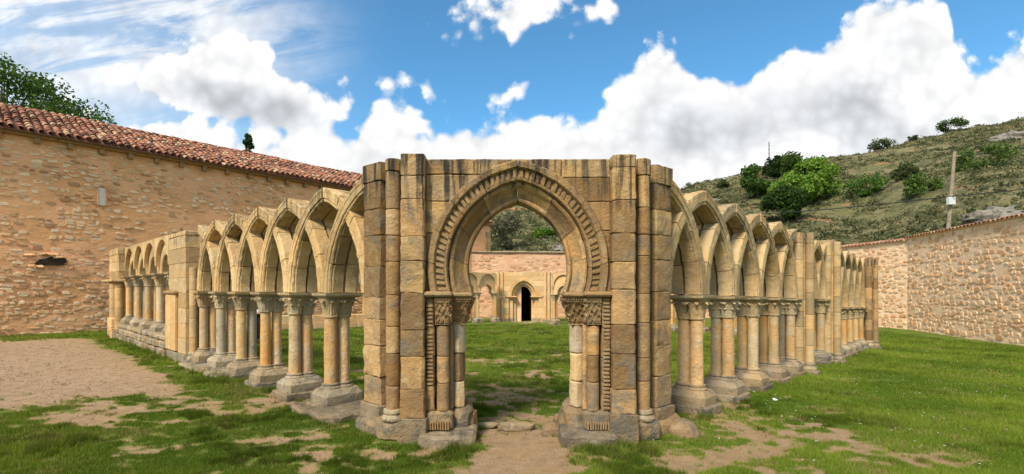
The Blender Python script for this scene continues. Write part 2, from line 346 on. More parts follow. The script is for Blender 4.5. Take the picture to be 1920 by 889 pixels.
def corner_cut(poly, c):
    out = []; n = len(poly)
    for i in range(n):
        p = Vector(poly[i]); a = Vector(poly[i-1])-p; b = Vector(poly[(i+1)%n])-p
        la, lb = a.length, b.length
        if abs(a.normalized().dot(b.normalized())) > 0.9 or min(la, lb) < c*2.5: out.append(tuple(p)); continue
        out.append(tuple(p+a.normalized()*c)); out.append(tuple(p+b.normalized()*c))
    return out
def densify(poly, step):
    out = []; n = len(poly)
    for i in range(n):
        a = Vector(poly[i]); b = Vector(poly[(i+1)%n]); k = max(1, int(round((b-a).length/step)))
        for j in range(k): out.append(tuple(a+(b-a)*(j/k)))
    return out
def inset(poly, c):
    n = len(poly); out = []
    for i in range(n):
        p = Vector(poly[i]); a = (p-Vector(poly[i-1])); b = (Vector(poly[(i+1)%n])-p)
        if a.length < 1e-9: a = b
        if b.length < 1e-9: b = a
        a.normalize(); b.normalize()
        na = Vector((-a[1], a[0])); nb = Vector((-b[1], b[0])); m = na+nb
        if m.length < 1e-6: m = na
        m.normalize(); k = c/max(0.5, m.dot(na)); out.append(tuple(p+m*k))
    return out
def prism(mb, poly, h0, h1, P, ch=0.008, cut=0.008, step=0.09, amp=0.004, freq=9.0, seed=None, gap=0.002):
    """block of stone over a footprint: worn edges, uneven faces. P(a, b, h) gives the world point"""
    if seed is None: seed = random.random()*50
    poly = list(poly)
    if poly_area(poly) < 0: poly.reverse()
    if gap: poly = inset(poly, gap); h0 += gap; h1 -= gap
    if cut: poly = corner_cut(poly, cut)
    if step: poly = densify(poly, step)
    ins = inset(poly, ch) if ch else poly
    nz = max(1, int(round((h1-h0-2*ch)/step))) if step else 1
    lev = [(h0, ins)] + [(h0+ch+(h1-h0-2*ch)*j/nz, poly) for j in range(nz+1)] + [(h1, ins)] if ch else [(h0+(h1-h0)*j/nz, poly) for j in range(nz+1)]
    n = len(poly); vs = []; fs = []
    for z, ring in lev:
        for q in ring: vs.append(wob(P(q[0], q[1], z), amp, freq, seed))
    flip = False
    o, ax, ay, az = P(0,0,0), P(1,0,0), P(0,1,0), P(0,0,1)
    flip = (Vector(ax)-Vector(o)).cross(Vector(ay)-Vector(o)).dot(Vector(az)-Vector(o)) < 0
    for k in range(len(lev)-1):
        for i in range(n):
            a, b = k*n+i, k*n+(i+1)%n; fs.append((a, b, b+n, a+n))
    fs.append(tuple(range(n-1, -1, -1))); t = (len(lev)-1)*n; fs.append(tuple(range(t, t+n)))
    if flip: fs = [tuple(reversed(f)) for f in fs]
    mb.add(vs, fs); return mb
def IDP(a, b, h): return Vector((a, b, h))
def lathe(mb, prof, c, n=20, P=IDP, amp=0.0, freq=8.0, seed=None, caps=True):
    if seed is None: seed = random.random()*50
    vs = []; fs = []
    for r, z in prof:
        for i in range(n):
            a = 2*PI*i/n; p = P(c[0]+r*math.cos(a), c[1]+r*math.sin(a), c[2]+z); vs.append(wob(p, amp, freq, seed) if amp else p)
    for k in range(len(prof)-1):
        for i in range(n): a, b = k*n+i, k*n+(i+1)%n; fs.append((a, b, b+n, a+n))
    if caps: fs.append(tuple(range(n-1, -1, -1))); t = (len(prof)-1)*n; fs.append(tuple(range(t, t+n)))
    o, ax, ay, az = P(0,0,0), P(1,0,0), P(0,1,0), P(0,0,1)
    if (Vector(ax)-Vector(o)).cross(Vector(ay)-Vector(o)).dot(Vector(az)-Vector(o)) < 0: fs = [tuple(reversed(f)) for f in fs]
    return mb.add(vs, fs)
def tube(mb, pts, rads, n=8):
    vs = []; fs = []; pts = [Vector(p) for p in pts]
    for k, p in enumerate(pts):
        t = (pts[min(k+1, len(pts)-1)]-pts[max(k-1, 0)]).normalized()
        a = t.cross(Vector((0,0,1))) if abs(t.z) < 0.95 else t.cross(Vector((1,0,0))); a.normalize(); b = t.cross(a)
        for i in range(n): q = 2*PI*i/n; vs.append(p+(a*math.cos(q)+b*math.sin(q))*rads[k])
    for k in range(len(pts)-1):
        for i in range(n): a, b = k*n+i, k*n+(i+1)%n; fs.append((a, a+n, b+n, b))
    fs.append(tuple(range(n))); t = (len(pts)-1)*n; fs.append(tuple(range(t+n-1, t-1, -1)))
    return mb.add(vs, fs)
def arc_block(mb, prof, cen, off_sign, off, f0, f1, P, n=5, a_start=None, gap=0.0025, amp=0.003, seed=None, freq=9.0):
    """voussoir: profile [(r, depth)] swept along one limb of a pointed arch. cen=(s of apex, z of centre line). off_sign=+1: limb on the +s side"""
    if seed is None: seed = random.random()*50
    vs = []; fs = []; m = len(prof); rm = sum(p[0] for p in prof)/m
    g = gap/rm
    for j in range(n+1):
        f = f0+(f1-f0)*j/n
        for r, d in prof:
            ae = math.acos(max(-1, min(1, off/r))); a0 = a_start(r) if a_start else 0.0
            a = a0+(ae-a0)*f
            if j == 0: a += g
            if j == n: a -= g
            s = cen[0]+off_sign*(-off+r*math.cos(a)); z = cen[1]+r*math.sin(a)
            vs.append(wob(P(s, d, z), amp, freq, seed))
    for j in range(n):
        for i in range(m): a, b = j*m+i, j*m+(i+1)%m; fs.append((a, b, b+m, a+m))
    fs.append(tuple(range(m-1, -1, -1))); t = n*m; fs.append(tuple(range(t, t+m)))
    # orientation test by signed volume
    vol = 0.0; c = Vector(vs[0])
    for f in fs:
        for k in range(1, len(f)-1):
            vol += (vs[f[0]]-c).dot((vs[f[k]]-c).cross(vs[f[k+1]]-c))
    if vol < 0: fs = [tuple(reversed(f)) for f in fs]
    return mb.add(vs, fs)

# ------------------------------------------------------------------ frames of the cloister sides
class Frame:
    def __init__(s, o, d, nout, z0=0.0, slope=0.0): s.o = Vector((*o, 0)); s.d = Vector((*d, 0)); s.nn = Vector((*nout, 0)); s.z0 = z0; s.sl = slope; s.ang = math.atan2(d[1], d[0])
    def __call__(s, a, b, h): return s.o+s.d*a+s.nn*b+Vector((0, 0, h+s.z0+s.sl*a))
FL = Frame((-2.394, 6.72), (-0.731, 0.6825), (-0.6825, -0.731))
FR = Frame((2.463, 6.77), (0.690, 0.7238), (0.7238, -0.690), -0.03, -0.024)
FN = Frame((-13.0, 16.6), (0.690, 0.7238), (-0.7238, 0.690), 0.05, -0.024)     # north gallery, seen from the court
FE = Frame((13.2, 18.0), (-0.731, 0.6825), (0.6825, 0.731), -0.41, 0.0)
def along_u(x, y): return (x-0.15)*0.69+(y-4.35)*0.7238
def softplus(t, k=1.2): return t if t/k > 20 else k*math.log1p(math.exp(t/k))
def ground_z(x, y):
    u = along_u(x, y); return -0.024*(softplus(u-2.0)-softplus(u-22.0))

def to_root(root): return root
def rough_rock(mb, c, r, n=12, rows=7, amp=0.25, freq=1.6, seed=None, flat=0.0):
    if seed is None: seed = random.random()*90
    vs = []; fs = []
    for j in range(rows+1):
        th = PI*j/rows
        for i in range(n):
            ph = 2*PI*i/n; d = Vector((math.sin(th)*math.cos(ph), math.sin(th)*math.sin(ph), -math.cos(th)))
            q = d*freq+Vector((seed, -seed, seed*0.5)); k = 1+amp*(mnoise.noise(q)+0.5*mnoise.noise(q*2.3))
            e = [math.copysign(abs(x)**0.72, x) for x in d]
            vs.append((c[0]+e[0]*r[0]*k, c[1]+e[1]*r[1]*k, c[2]+e[2]*r[2]*k))
    for j in range(rows):
        for i in range(n): a, b = j*n+i, j*n+(i+1)%n; fs.append((a, b, b+n, a+n))
    return mb.add(vs, fs)
# ------------------------------------------------------------------ ground
def vnoise(x, y, seed=0):
    xi = np.floor(x).astype(np.int64); yi = np.floor(y).astype(np.int64); fx = x-xi; fy = y-yi
    fx = fx*fx*(3-2*fx); fy = fy*fy*(3-2*fy)
    def h(a, b):
        n = (a*374761393+b*668265263+seed*1442695041) & 0xffffffff
        n = ((n ^ (n >> 13))*1274126177) & 0xffffffff
        return ((n ^ (n >> 16)) & 0xffff)/65535.0
    return (h(xi, yi)*(1-fx)+h(xi+1, yi)*fx)*(1-fy)+(h(xi, yi+1)*(1-fx)+h(xi+1, yi+1)*fx)*fy
def fbm(x, y, seed=0, o=4):
    r = 0; a = 0.5
    for k in range(o): r = r+a*vnoise(x, y, seed+k*17); x = x*2.03+3.1; y = y*2.03-1.7; a *= 0.5
    return r/(1-0.5**o)
def ss(x, a, b):
    t = np.clip((x-a)/(b-a), 0, 1); return t*t*(3-2*t)
def grass_amount(x, y):
    """0 bare earth, 1 full turf"""
    px = CX+FPX*x/np.maximum(y, 0.5); yy = np.maximum(y, 0.5)
    n = fbm(x*0.9, y*1.25, 3); n2 = fbm(x*2.6, y*3.4, 11); n3 = fbm(x*0.35+5, y*0.35, 23); n3_w = fbm(x*0.8, y*0.8, 29)
    cover = 0.98+0*x
    def spot(cx, cy, rx, ry, k):
        d = np.sqrt(((x-cx)/rx)**2+((y-cy)/ry)**2); return k*(1-ss(d, 0.45, 1.15))
    bare = 0*x
    # sandy path to the left of the cloister
    t = (x+2.394)*-0.731+(y-6.72)*0.6825; q = (x+2.394)*-0.6825+(y-6.72)*-0.731     # along / outward from the left side
    chd = (x+17.4)*0.7628+(y-16.7)*-0.6467+(n3_w-0.5)*1.6
    path = ss(q, 0.75, 1.35)*(1-ss(q, 4.4, 6.4))*ss(t, 0.6, 3.0)*ss(chd, 1.6, 3.2)
    bare = np.maximum(bare, path*2.0*ss(n3, 0.12, 0.40)*(0.62+0.38*ss(t, 2.5, 5.0)))
    bare = np.maximum(bare, spot(-4.9, 6.5, 1.9, 0.85, 1.0)); bare = np.maximum(bare, spot(-3.2, 5.2, 1.5, 0.55, 0.62)); bare = np.maximum(bare, spot(-1.8, 4.75, 1.3, 0.4, 0.62))
    bare = np.maximum(bare, spot(-6.5, 5.6, 2.0, 0.7, 0.55))
    bare -= spot(-4.45, 6.28, 0.75, 0.26, 1.1)
    bare = np.maximum(bare, spot(0.08, 4.7, 0.52, 1.5, 1.45)); bare = np.maximum(bare, spot(0.1, 6.2, 0.6, 0.45, 0.75)); bare = np.maximum(bare, spot(0.0, 7.6, 1.3, 0.8, 0.66))
    bare = np.maximum(bare, spot(0.9, 9.6, 1.6, 0.6, 0.55)); bare = np.maximum(bare, spot(-0.8, 11.5, 1.6, 0.5, 0.5))
    bare = np.maximum(bare, spot(3.15, 5.75, 1.25, 0.95, 0.84)); bare = np.maximum(bare, spot(2.1, 4.9, 1.2, 0.5, 0.66)); bare = np.maximum(bare, spot(3.9, 4.75, 1.0, 0.4, 0.62))
    bare = np.maximum(bare, spot(6.3, 9.5, 1.4, 0.45, 0.8)); bare = np.maximum(bare, spot(-3.4, 7.3, 0.8, 0.7, 0.7)); bare = np.maximum(bare, spot(3.1, 6.7, 0.5, 0.5, 0.7))
    bare = np.maximum(bare, spot(8.6, 15, 1.5, 0.6, 0.6)); bare = np.maximum(bare, spot(3.0, 9.2, 1.0, 1.2, 0.62)); bare = np.maximum(bare, spot(-2.6, 9.4, 1.0, 0.9, 0.6))
    left = 1-ss(x, -4.0, 1.5)
    inside = 1-ss(np.abs(x-0.1)-np.maximum(y-6, 0)*0.9, -0.4, 0.5)
    base = 0.16+0.16*left*ss(-y, -9, -6)+0.05*inside
    n4 = fbm(x*6.5, y*8.0, 19, 3)
    v = 1.02-bare*0.86-base*ss(n3, 0.35, 0.7)+(n-0.5)*1.2+(n2-0.5)*1.5+(n4-0.5)*1.9
    right = ss(x, 3.2, 6.0)
    v = v+0.34*right
    return np.clip(ss(v, -0.05, 0.95), 0, 1)
def axis(lo, hi, c, n, k):
    t = np.linspace(-1, 1, n); w = np.sinh(k*t)/math.sinh(k)
    return c+np.where(w < 0, -w*(lo-c), w*(hi-c))
def gz_np(x, y):
    u = (x-0.15)*0.69+(y-4.35)*0.7238
    sp = lambda t: np.where(t > 24, t, 1.2*np.log1p(np.exp(np.minimum(t, 24)/1.2)))
    return -0.024*(sp(u-2.0)-sp(u-22.0))
xs = axis(-1500, 1500, 0.0, 420, 8.6); ys = axis(-1500, 1500, 6.5, 420, 8.8)
GX, GY = np.meshgrid(xs, ys); GA = grass_amount(GX, GY)
GZ = gz_np(GX, GY)+0.05*(fbm(GX*0.5, GY*0.5, 31)-0.5)*np.clip(40/(np.abs(GX)+np.abs(GY)+1), 0, 1)+0.018*(fbm(GX*3, GY*3, 33)-0.5)*(np.abs(GX) < 30)
GZ += 0.022*GA
me = bpy.data.meshes.new('ground'); nx, ny = len(xs), len(ys)
vv = np.stack([GX.ravel(), GY.ravel(), GZ.ravel()], 1)
idx = np.arange(nx*ny).reshape(ny, nx); q = np.stack([idx[:-1,:-1], idx[:-1,1:], idx[1:,1:], idx[1:,:-1]], -1).reshape(-1, 4)
me.from_pydata(vv.tolist(), [], q.tolist())
a = me.attributes.new('turf', 'FLOAT', 'POINT'); a.data.foreach_set('value', GA.ravel().astype(np.float32))
tq = (GX+2.394)*-0.731+(GY-6.72)*0.6825; qq = (GX+2.394)*-0.6825+(GY-6.72)*-0.731
a = me.attributes.new('path', 'FLOAT', 'POINT'); a.data.foreach_set('value', (ss(qq, 0.8, 1.8)*ss(tq, 1.0, 4.5)).ravel().astype(np.float32))
def ground_mat():
    m, T, b = new_mat('lawn_earth')
    p = T.n('ShaderNodeNewGeometry').outputs['Position']; g = T.n('ShaderNodeAttribute', attribute_name='turf').outputs['Fac']
    n1 = T.noise(p, 0.7, 6.0, 0.6); n2 = T.noise(p, 6.0, 8.0, 0.7); n3 = T.noise(p, 55.0, 5.0, 0.75); n4 = T.noise(p, 1.9, 7.0, 0.65, 0.4)
    soil = T.mix(T.sstep(n2, 0.35, 0.68), (0.38,0.255,0.155), (0.27,0.18,0.10))
    soil = T.mix(T.sstep(n4, 0.45, 0.7), soil, (0.33,0.215,0.10))
    soil = T.mix(T.m('MULTIPLY', T.sstep(n3, 0.5, 0.72), 0.6), soil, (0.46,0.35,0.23))
    soil = T.mix(T.m('MULTIPLY', T.sstep(n3, 0.48, 0.3), 0.6), soil, (0.12,0.085,0.05))
    pth = T.n('ShaderNodeAttribute', attribute_name='path').outputs['Fac']
    soil = T.mix(T.m('MULTIPLY', pth, 0.75), soil, T.mix(T.sstep(n2, 0.36, 0.66), T.mix(T.sstep(n3, 0.42, 0.66), (0.36,0.245,0.155), (0.55,0.395,0.27)), T.mix(T.sstep(n3, 0.45, 0.66), (0.22,0.15,0.09), (0.44,0.31,0.205))))
    turf = T.mix(T.sstep(n4, 0.36, 0.66), (0.085,0.135,0.020), (0.165,0.200,0.038))
    turf = T.mix(T.m('MULTIPLY', T.sstep(n2, 0.56, 0.72), 0.5), turf, (0.20,0.17,0.06))
    turf = T.mix(T.m('MULTIPLY', T.sstep(n3, 0.45, 0.65), 0.5), turf, (0.04,0.07,0.012))
    n5 = T.noise(p, 14.0, 6.0, 0.75)
    f = T.sstep(T.m('ADD', g, T.m('ADD', T.m('MULTIPLY', T.m('SUBTRACT', n5, 0.5), 1.6), T.m('MULTIPLY', T.m('SUBTRACT', n2, 0.5), 0.8))), 0.40, 0.66)
    straw = T.mix(T.sstep(n3, 0.4, 0.65), (0.34,0.255,0.115), (0.20,0.165,0.065))
    f2 = T.sstep(T.m('ADD', g, T.m('MULTIPLY', T.m('SUBTRACT', n5, 0.5), 1.4)), 0.16, 0.42)
    T.L.new(T.mix(f, T.mix(T.m('MULTIPLY', f2, 0.85), soil, straw), turf), b.inputs['Base Color']); bump(T, b, T.m('ADD', T.m('MULTIPLY', n2, 0.6), T.m('MULTIPLY', n3, 0.8)), 0.9, 0.025)
    b.inputs['Roughness'].default_value = 0.97; b.inputs['Specular IOR Level'].default_value = 0.05
    return m
finish(me, ground_mat(), True)
tag(place('ground', me, None, (0,0,0)), 'lawn and bare earth of the cloister and its surroundings', kind='structure')
# ------------------------------------------------------------------ gateway in the near corner
GXC = 0.065
gate = thing('corner_gateway', 'weathered golden sandstone gateway with pointed horseshoe arch in the foreground', 'gateway', (GXC, 5.5, 0))
def blocks(part, poly, zs, mat, P, name='ashlar_block', grow=None, **kw):
    for k in range(len(zs)-1):
        pl = poly
        if grow and k in grow: pl = inset(poly if poly_area(poly) > 0 else poly[::-1], -grow[k])
        kk = dict(kw)
        if 'ch' in kk: kk['ch'] = kk['ch']*random.uniform(0.35, 1.2); kk['cut'] = kk.get('cut', 0.008)*random.uniform(0.5, 2.0); kk['amp'] = kk.get('amp', 0.004)*random.uniform(0.8, 1.9); kk['freq'] = random.uniform(7, 16)
        mb = MB(); prism(mb, pl, zs[k], zs[k+1]+(random.uniform(-0.03, 0.012) if k == len(zs)-2 and zs[-1] > 2.8 else 0), P, **kk)
        mk = mat[k] if isinstance(mat, (list, tuple)) else mat
        mb.build(name, M[mk], part)
def jit(zs, a=0.045): return [zs[0]]+[z+random.uniform(-a, a) for z in zs[1:-1]]+[zs[-1]]
def circ(c, r, n=16): return [(c[0]+r*math.cos(2*PI*i/n), c[1]+r*math.sin(2*PI*i/n)) for i in range(n)]
ZC = [0.26, 0.62, 0.92, 1.25, 1.60, 1.95, 2.24, 2.59, 2.88, 3.07]
def frustum_capital(part, side, b, t, z0, z1, seed):
    """tapering carved capital: (m0, m1, Y0, Y1) below and above, lattice carved over the front and inner face"""
    P = lambda m, Y, h: Vector((GXC+side*m, Y, h))
    mb = MB(); n = 6; rings = []
    for j in range(n+1):
        f = j/n; e = f**1.5; q = [b[i]+(t[i]-b[i])*e for i in range(4)]
        rings.append([(q[0],q[2]),(q[1],q[2]),(q[1],q[3]),(q[0],q[3])])
    vs = []; fs = []
    for j, r in enumerate(rings):
        for p in r: vs.append(P(p[0], p[1], z0+(z1-z0)*j/n))
    for j in range(n):
        for i in range(4): a, c = j*4+i, j*4+(i+1)%4; fs.append((a, c, c+4, a+4))
    fs.append((3,2,1,0)); fs.append(tuple(n*4+i for i in range(4)))
    if side < 0: fs = [tuple(reversed(f)) for f in fs]
    mb.add(vs, fs); cap = mb.build('capital', M['gate_carved'], part, smooth=False)
    # carving
    cb = MB()
    def face(kind):
        def S_(u, v):
            e = v**1.5; q = [b[i]+(t[i]-b[i])*e for i in range(4)]; z = z0+0.02+(z1-z0-0.03)*v
            if kind == 'front': return Vector((q[0]+(q[1]-q[0])*u, q[2], z)), Vector((0, -1, 0))
            return Vector((q[0], q[2]+(q[3]-q[2])*u, z)), Vector((-1, 0, 0))
        return S_
    def bar(S_, a, c, w, hgt, nseg=7):
        a = Vector(a); c = Vector(c); d = (c-a).normalized(); pr = Vector((-d[1], d[0]))*w/2; prev = None; vs = []; fs = []
        for k in range(nseg+1):
            m_ = a+(c-a)*k/nseg; wv = 1.0+0.8*math.sin(k*1.9)
            for q, hh in ((m_-pr, -0.004), (m_-pr*0.55, hgt*wv), (m_+pr*0.55, hgt*wv), (m_+pr, -0.004)):
                u, v = min(1, max(0, q[0])), min(1, max(0, q[1])); p0, nn = S_(u, v); p0 = p0+nn*hh
                vs.append(P(p0[0], p0[1], p0[2]))
        for k in range(nseg):
            for i in range(3): x = k*4+i; fs.append((x, x+1, x+5, x+4))
        cb.add(vs, fs+[tuple(reversed(f)) for f in []])
    for kind, nd in (('front', 3), ('side', 3)):
        S_ = face(kind); st = 1.0/nd
        for k in range(-nd, nd+1):
            for sgn in (1, -1):
                # lines u = k*st + v*sgn clipped to the square (v up to 0.82)
                v0, v1 = 0.0, 0.80; sl = 0.85*sgn
                u0 = k*st+(0.15 if sgn > 0 else 1.0-0.15); 
                pts = []
                for j in range(41):
                    v = v0+(v1-v0)*j/40; u = u0+sl*v
                    if 0.02 <= u <= 0.98: pts.append((u, v))
                if len(pts) > 6: bar(S_, pts[0], pts[-1], 0.075, 0.016)
        for v in (0.0, 0.83): bar(S_, (0.0, v+0.03), (1.0, v+0.03), 0.07, 0.014)
        for k in range(8): bar(S_, ((k+0.5)/8, 0.88), ((k+0.5)/8, 0.995), 0.07, 0.010, 2)
    o = cb.build('carving', M['gate_carved'], cap)
def half_gate(side):
    P = lambda m, Y, h: Vector((GXC+side*m, Y, h)); PV = lambda m, z, h: Vector((GXC+side*m, h, z))
    kw = dict(step=0.055, amp=0.009, ch=0.010, cut=0.012)
    pil = empty('pilaster', (GXC+side*1.115, 5.3, 0), gate)
    blocks(pil, [(0.99,5.15),(1.24,5.15),(1.24,5.55),(0.99,5.55)], jit([0.0, 0.30]+ZC[1:]), ['gate_base']+['gate']*9, P, grow={0:0.028, 1:0.006}, **kw)
    cs = empty('corner_shaft', (GXC+side*1.365, 5.38, 0), gate)
    for k, (z0, z1) in enumerate(zip([0.33]+jit(ZC)[1:-1], jit(ZC)[1:-1]+[3.08])): pass
    zz = jit([0.33, 0.60, 0.93, 1.28, 1.58, 1.97, 2.26, 2.55, 2.90, 3.06]); zz[-1] = 3.06
    for k in range(len(zz)-1):
        mb = MB(); prism(mb, circ((1.365,5.38), 0.083 if k < 8 else 0.092, 18), zz[k], zz[k+1], P, cut=0, step=0.09, amp=0.005, ch=0.008); mb.build('drum', M['gate'], cs)
    mb = MB(); lathe(mb, [(0.10,0),(0.125,0.02),(0.13,0.045),(0.115,0.07),(0.10,0.08),(0.112,0.10),(0.105,0.13),(0.09,0.14)], (1.365,5.38,0.20), 20, P, 0.008); mb.build('shaft_base', M['base'], cs)
    mb = MB(); prism(mb, [(1.22,5.20),(1.55,5.33),(1.60,5.6),(1.2,5.6)], 0.0, 0.215, P, amp=0.03, ch=0.03, cut=0.04, freq=5, step=0.07); mb.build('base_stone', M['gate_base'], cs)
    pr = empty('pier', (GXC+side*1.55, 5.8, 0), gate)
    pa = [(1.81,5.75),(1.558,5.516),(1.203,5.896),(1.455,6.13)]
    zp = jit([0.0, 0.34, 0.66, 0.96, 1.26, 1.58, 1.93, 2.28, 2.58, 2.87, 3.07])
    blocks(pr, pa, zp, ['gate_base']+['gate']*9, P, grow={0:0.03, 9:0.012}, **kw)
    mb = MB(); prism(mb, [(1.93,5.72),(1.62,5.40),(1.42,5.42),(1.4,6.2),(1.6,6.3)], -0.05, 0.17, P, amp=0.045, ch=0.035, cut=0.05, freq=4, step=0.08); mb.build('base_stone', M['gate_base'], pr)
    # core wall behind
    cw = empty('core_wall', (GXC+side*1.2, 5.7, 0), gate)
    blocks(cw, [(0.735,5.40),(1.43,5.43),(1.43,5.93),(0.735,5.93)], jit([0.0,0.33,0.64,0.95,1.27,1.61]), ['gate_base','gate','gate','gate','gate'], P, **kw)
    blocks(cw, [(0.96,5.40),(1.43,5.43),(1.43,5.925),(0.96,5.925)], jit([1.61,1.97,2.3,2.62,2.85,3.05]), 'gate', P, **kw)
    # spandrel, cut to the extrados
    sp = empty('spandrel', (GXC+side*0.8, 5.5, 1.6), gate)
    Rz = 1.125; off = 0.19; zc = 1.88
    def xin(z):
        d = Rz*Rz-(z-zc)**2
        return max(0.0, -off+math.sqrt(d)) if d > off*off or z < zc else 0.0
    zs = jit([1.615, 1.95, 2.26, 2.60, 2.86, 3.045], 0.02)
    for k in range(5):
        z0, z1 = zs[k], zs[k+1]; zl = [z0+(z1-z0)*j/10 for j in range(11)]
        poly = [(0.995, z0), (0.995, z1)]+[(xin(z), z) for z in reversed(zl)]
        if k == 4:
            cut = 0.47
            zl = [z0+(z1-z0)*j/40 for j in range(41)]
            poly2 = [(cut, z1), (0.0, z1)]+[(min(cut, xin(z)), z) for z in reversed(zl[:-1]) if xin(z) < cut and (xin(z) > 0 or z > 2.985)]
            zc_ = [z for z in zl if xin(z) < cut][0] if any(xin(z) < cut for z in zl) else z1
            mb = MB(); prism(mb, poly2+[(cut, zc_-0.002)], 5.275, 5.90, PV, cut=0, step=0.11, amp=0.006, ch=0.01); mb.build('ashlar_block', M['gate'], sp)
            poly = [(0.995, z0), (0.995, z1), (cut, z1), (cut, zc_)]+[(xin(z), z) for z in reversed(zl) if xin(z) > cut]
        mb = MB(); prism(mb, poly, 5.275, 5.90, PV, cut=0, step=0.11, amp=0.006, ch=0.01); mb.build('ashlar_block', M['gate'], sp)
    # outer order
    oo = empty('outer_order', (GXC+side*0.8, 5.4, 1.6), gate)
    prof = [(0.95,5.40),(0.95,5.295),(0.962,5.268),(0.985,5.262),(0.992,5.296),(1.073,5.296),(1.08,5.262),(1.095,5.238),(1.148,5.235),(1.166,5.262),(1.168,5.74),(0.95,5.74)]
    ast = lambda r: -math.asin(0.27/r)
    cutf = [0, 0.17, 0.36, 0.55, 0.77, 1.0]
    for k in range(5):
        mb = MB(); arc_block(mb, prof, (0.0, zc), 1, off, cutf[k], cutf[k+1], lambda s, d, z: P(s, d, z), n=6, a_start=ast, amp=0.007); mb.build('voussoir', M['gate_carved'], oo)
    mb = MB(); nb = 26
    for k in range(nb):
        f = (k+0.25+random.uniform(-0.1,0.1))/nb; arc_block(mb, [(0.990,5.264+0.018*random.random()),(1.076,5.264+0.020*random.random()),(1.076,5.33),(0.990,5.33)], (0.0, zc), 1, off, f, f+0.55/nb, lambda s, d, z: P(s, d, z), n=1, a_start=ast, gap=0, amp=0.006)
    o = mb.build('billet_moulding', M['gate_carved'], oo, smooth=False); tag(o, kind='stuff')
    # inner order
    io = empty('inner_order', (GXC+side*0.6, 5.6, 1.6), gate)
    prof = [(0.806,5.93),(0.770,5.62),(0.758,5.54),(0.758,5.47),(0.768,5.435),(0.788,5.425),(0.804,5.437),(0.813,5.462),(0.826,5.455),(0.872,5.40),(0.905,5.365),(0.915,5.335),(0.935,5.322),(0.957,5.33),(0.957,5.93)]
    cutf = [0, 0.24, 0.47, 0.73, 1.0]
    for k in range(4):
        mb = MB(); arc_block(mb, prof, (0.0, zc), 1, 0.21, cutf[k], cutf[k+1], lambda s, d, z: P(s, d, z), n=7, a_start=ast, amp=0.006); mb.build('voussoir', M['gate'], io)
    # jambs
    ij = empty('inner_jamb', (GXC+side*0.64, 5.65, 0), gate)
    pj = [(0.588,5.50),(0.605,5.445),(0.65,5.41),(0.70,5.425),(0.742,5.47),(0.742,5.94),(0.636,5.94)]
    zj = [0.33, 0.62, 0.93, 1.26]
    mj = ['shaft','gate','white_jamb'] if side < 0 else ['shaft','arch','white_jamb']
    for k in range(3):
        pk = [(x+random.uniform(-0.012, 0.012), y+random.uniform(-0.008, 0.008)) for x, y in pj]
        mb = MB(); prism(mb, pk, zj[k], zj[k+1], P, amp=0.010, ch=0.014, cut=0, step=0.07, freq=7); mb.build('ashlar_block', M[mj[k]], ij)
    mb = MB(); prism(mb, [(0.50,5.50),(0.54,5.38),(0.63,5.34),(0.745,5.38),(0.745,5.95),(0.55,5.95)], 0.05, 0.34, P, amp=0.03, ch=0.05, cut=0.04, freq=5, step=0.06); mb.build('base_stone', M['gate_base'], ij)
    mb = MB(); rough_rock(mb, (GXC+side*0.53, 5.60, 0.10), (0.075,0.16,0.18), 14, 8, 0.3); mb.build('base_stone', M['gate_base'], ij)
    frustum_capital(ij, side, (0.590,0.735,5.42,5.78), (0.502,0.735,5.325,5.80), 1.262, 1.552, 1)
    mb = MB(); prism(mb, [(0.488,5.29),(0.738,5.29),(0.738,5.95),(0.54,5.95),(0.505,5.75)], 1.552, 1.612, P, amp=0.006, ch=0.02, cut=0.008, step=0.08); mb.build('impost', M['gate_carved'], ij)
    mb = MB(); prism(mb, [(0.582,5.41),(0.74,5.41),(0.74,5.93),(0.63,5.93)], 1.238, 1.264, P, amp=0.004, ch=0.010, cut=0.01, step=0.08); mb.build('astragal', M['gate_carved'], ij)
    oj = empty('outer_jamb', (GXC+side*0.85, 5.35, 0), gate)
    zo = jit([0.33, 0.60, 0.93, 1.25])
    for k in range(3):
        mb = MB(); prism(mb, circ((0.812,5.318), 0.070, 16), zo[k], zo[k+1], P, cut=0, step=0.1, amp=0.006, ch=0.007); mb.build('drum', M['gate'], oj)
    mb = MB(); prism(mb, circ((0.737,5.385), 0.033, 10), 0.33, 1.25, P, cut=0, step=0.3, amp=0.005, ch=0.004); mb.build('thin_roll', M['gate'], oj)
    mb = MB(); prism(mb, [(0.70,5.24),(0.99,5.22),(0.99,5.45),(0.70,5.45)], 0.12, 0.335, P, amp=0.02, ch=0.03, cut=0.02, step=0.06, freq=6); mb.build('base_stone', M['gate_base'], oj)
    mb = MB(); prism(mb, [(0.44,5.04),(1.03,5.03),(1.06,5.46),(0.46,5.60)], -0.05, 0.135, P, amp=0.025, ch=0.03, cut=0.05, step=0.06, freq=5); mb.build('plinth', M['plinth'], oj)
    frustum_capital(oj, side, (0.742,0.885,5.245,5.45), (0.722,0.890,5.215,5.45), 1.262, 1.552, 2)
    mb = MB(); prism(mb, [(0.70,5.165),(0.998,5.165),(0.998,5.5),(0.70,5.5)], 1.556, 1.622, P, amp=0.006, ch=0.022, cut=0.008, step=0.08); mb.build('impost', M['gate_carved'], oj)
    blocks(oj, [(0.897,5.245),(0.986,5.245),(0.986,5.46),(0.897,5.46)], jit([0.335,0.62,0.93,1.25,1.556]), 'gate_carved', P, name='strip_block', **kw)
    mb = MB(); z = 0.40 if side > 0 else 0.66
    z_lo = 0.36 if side > 0 else 0.62
    z = z_lo
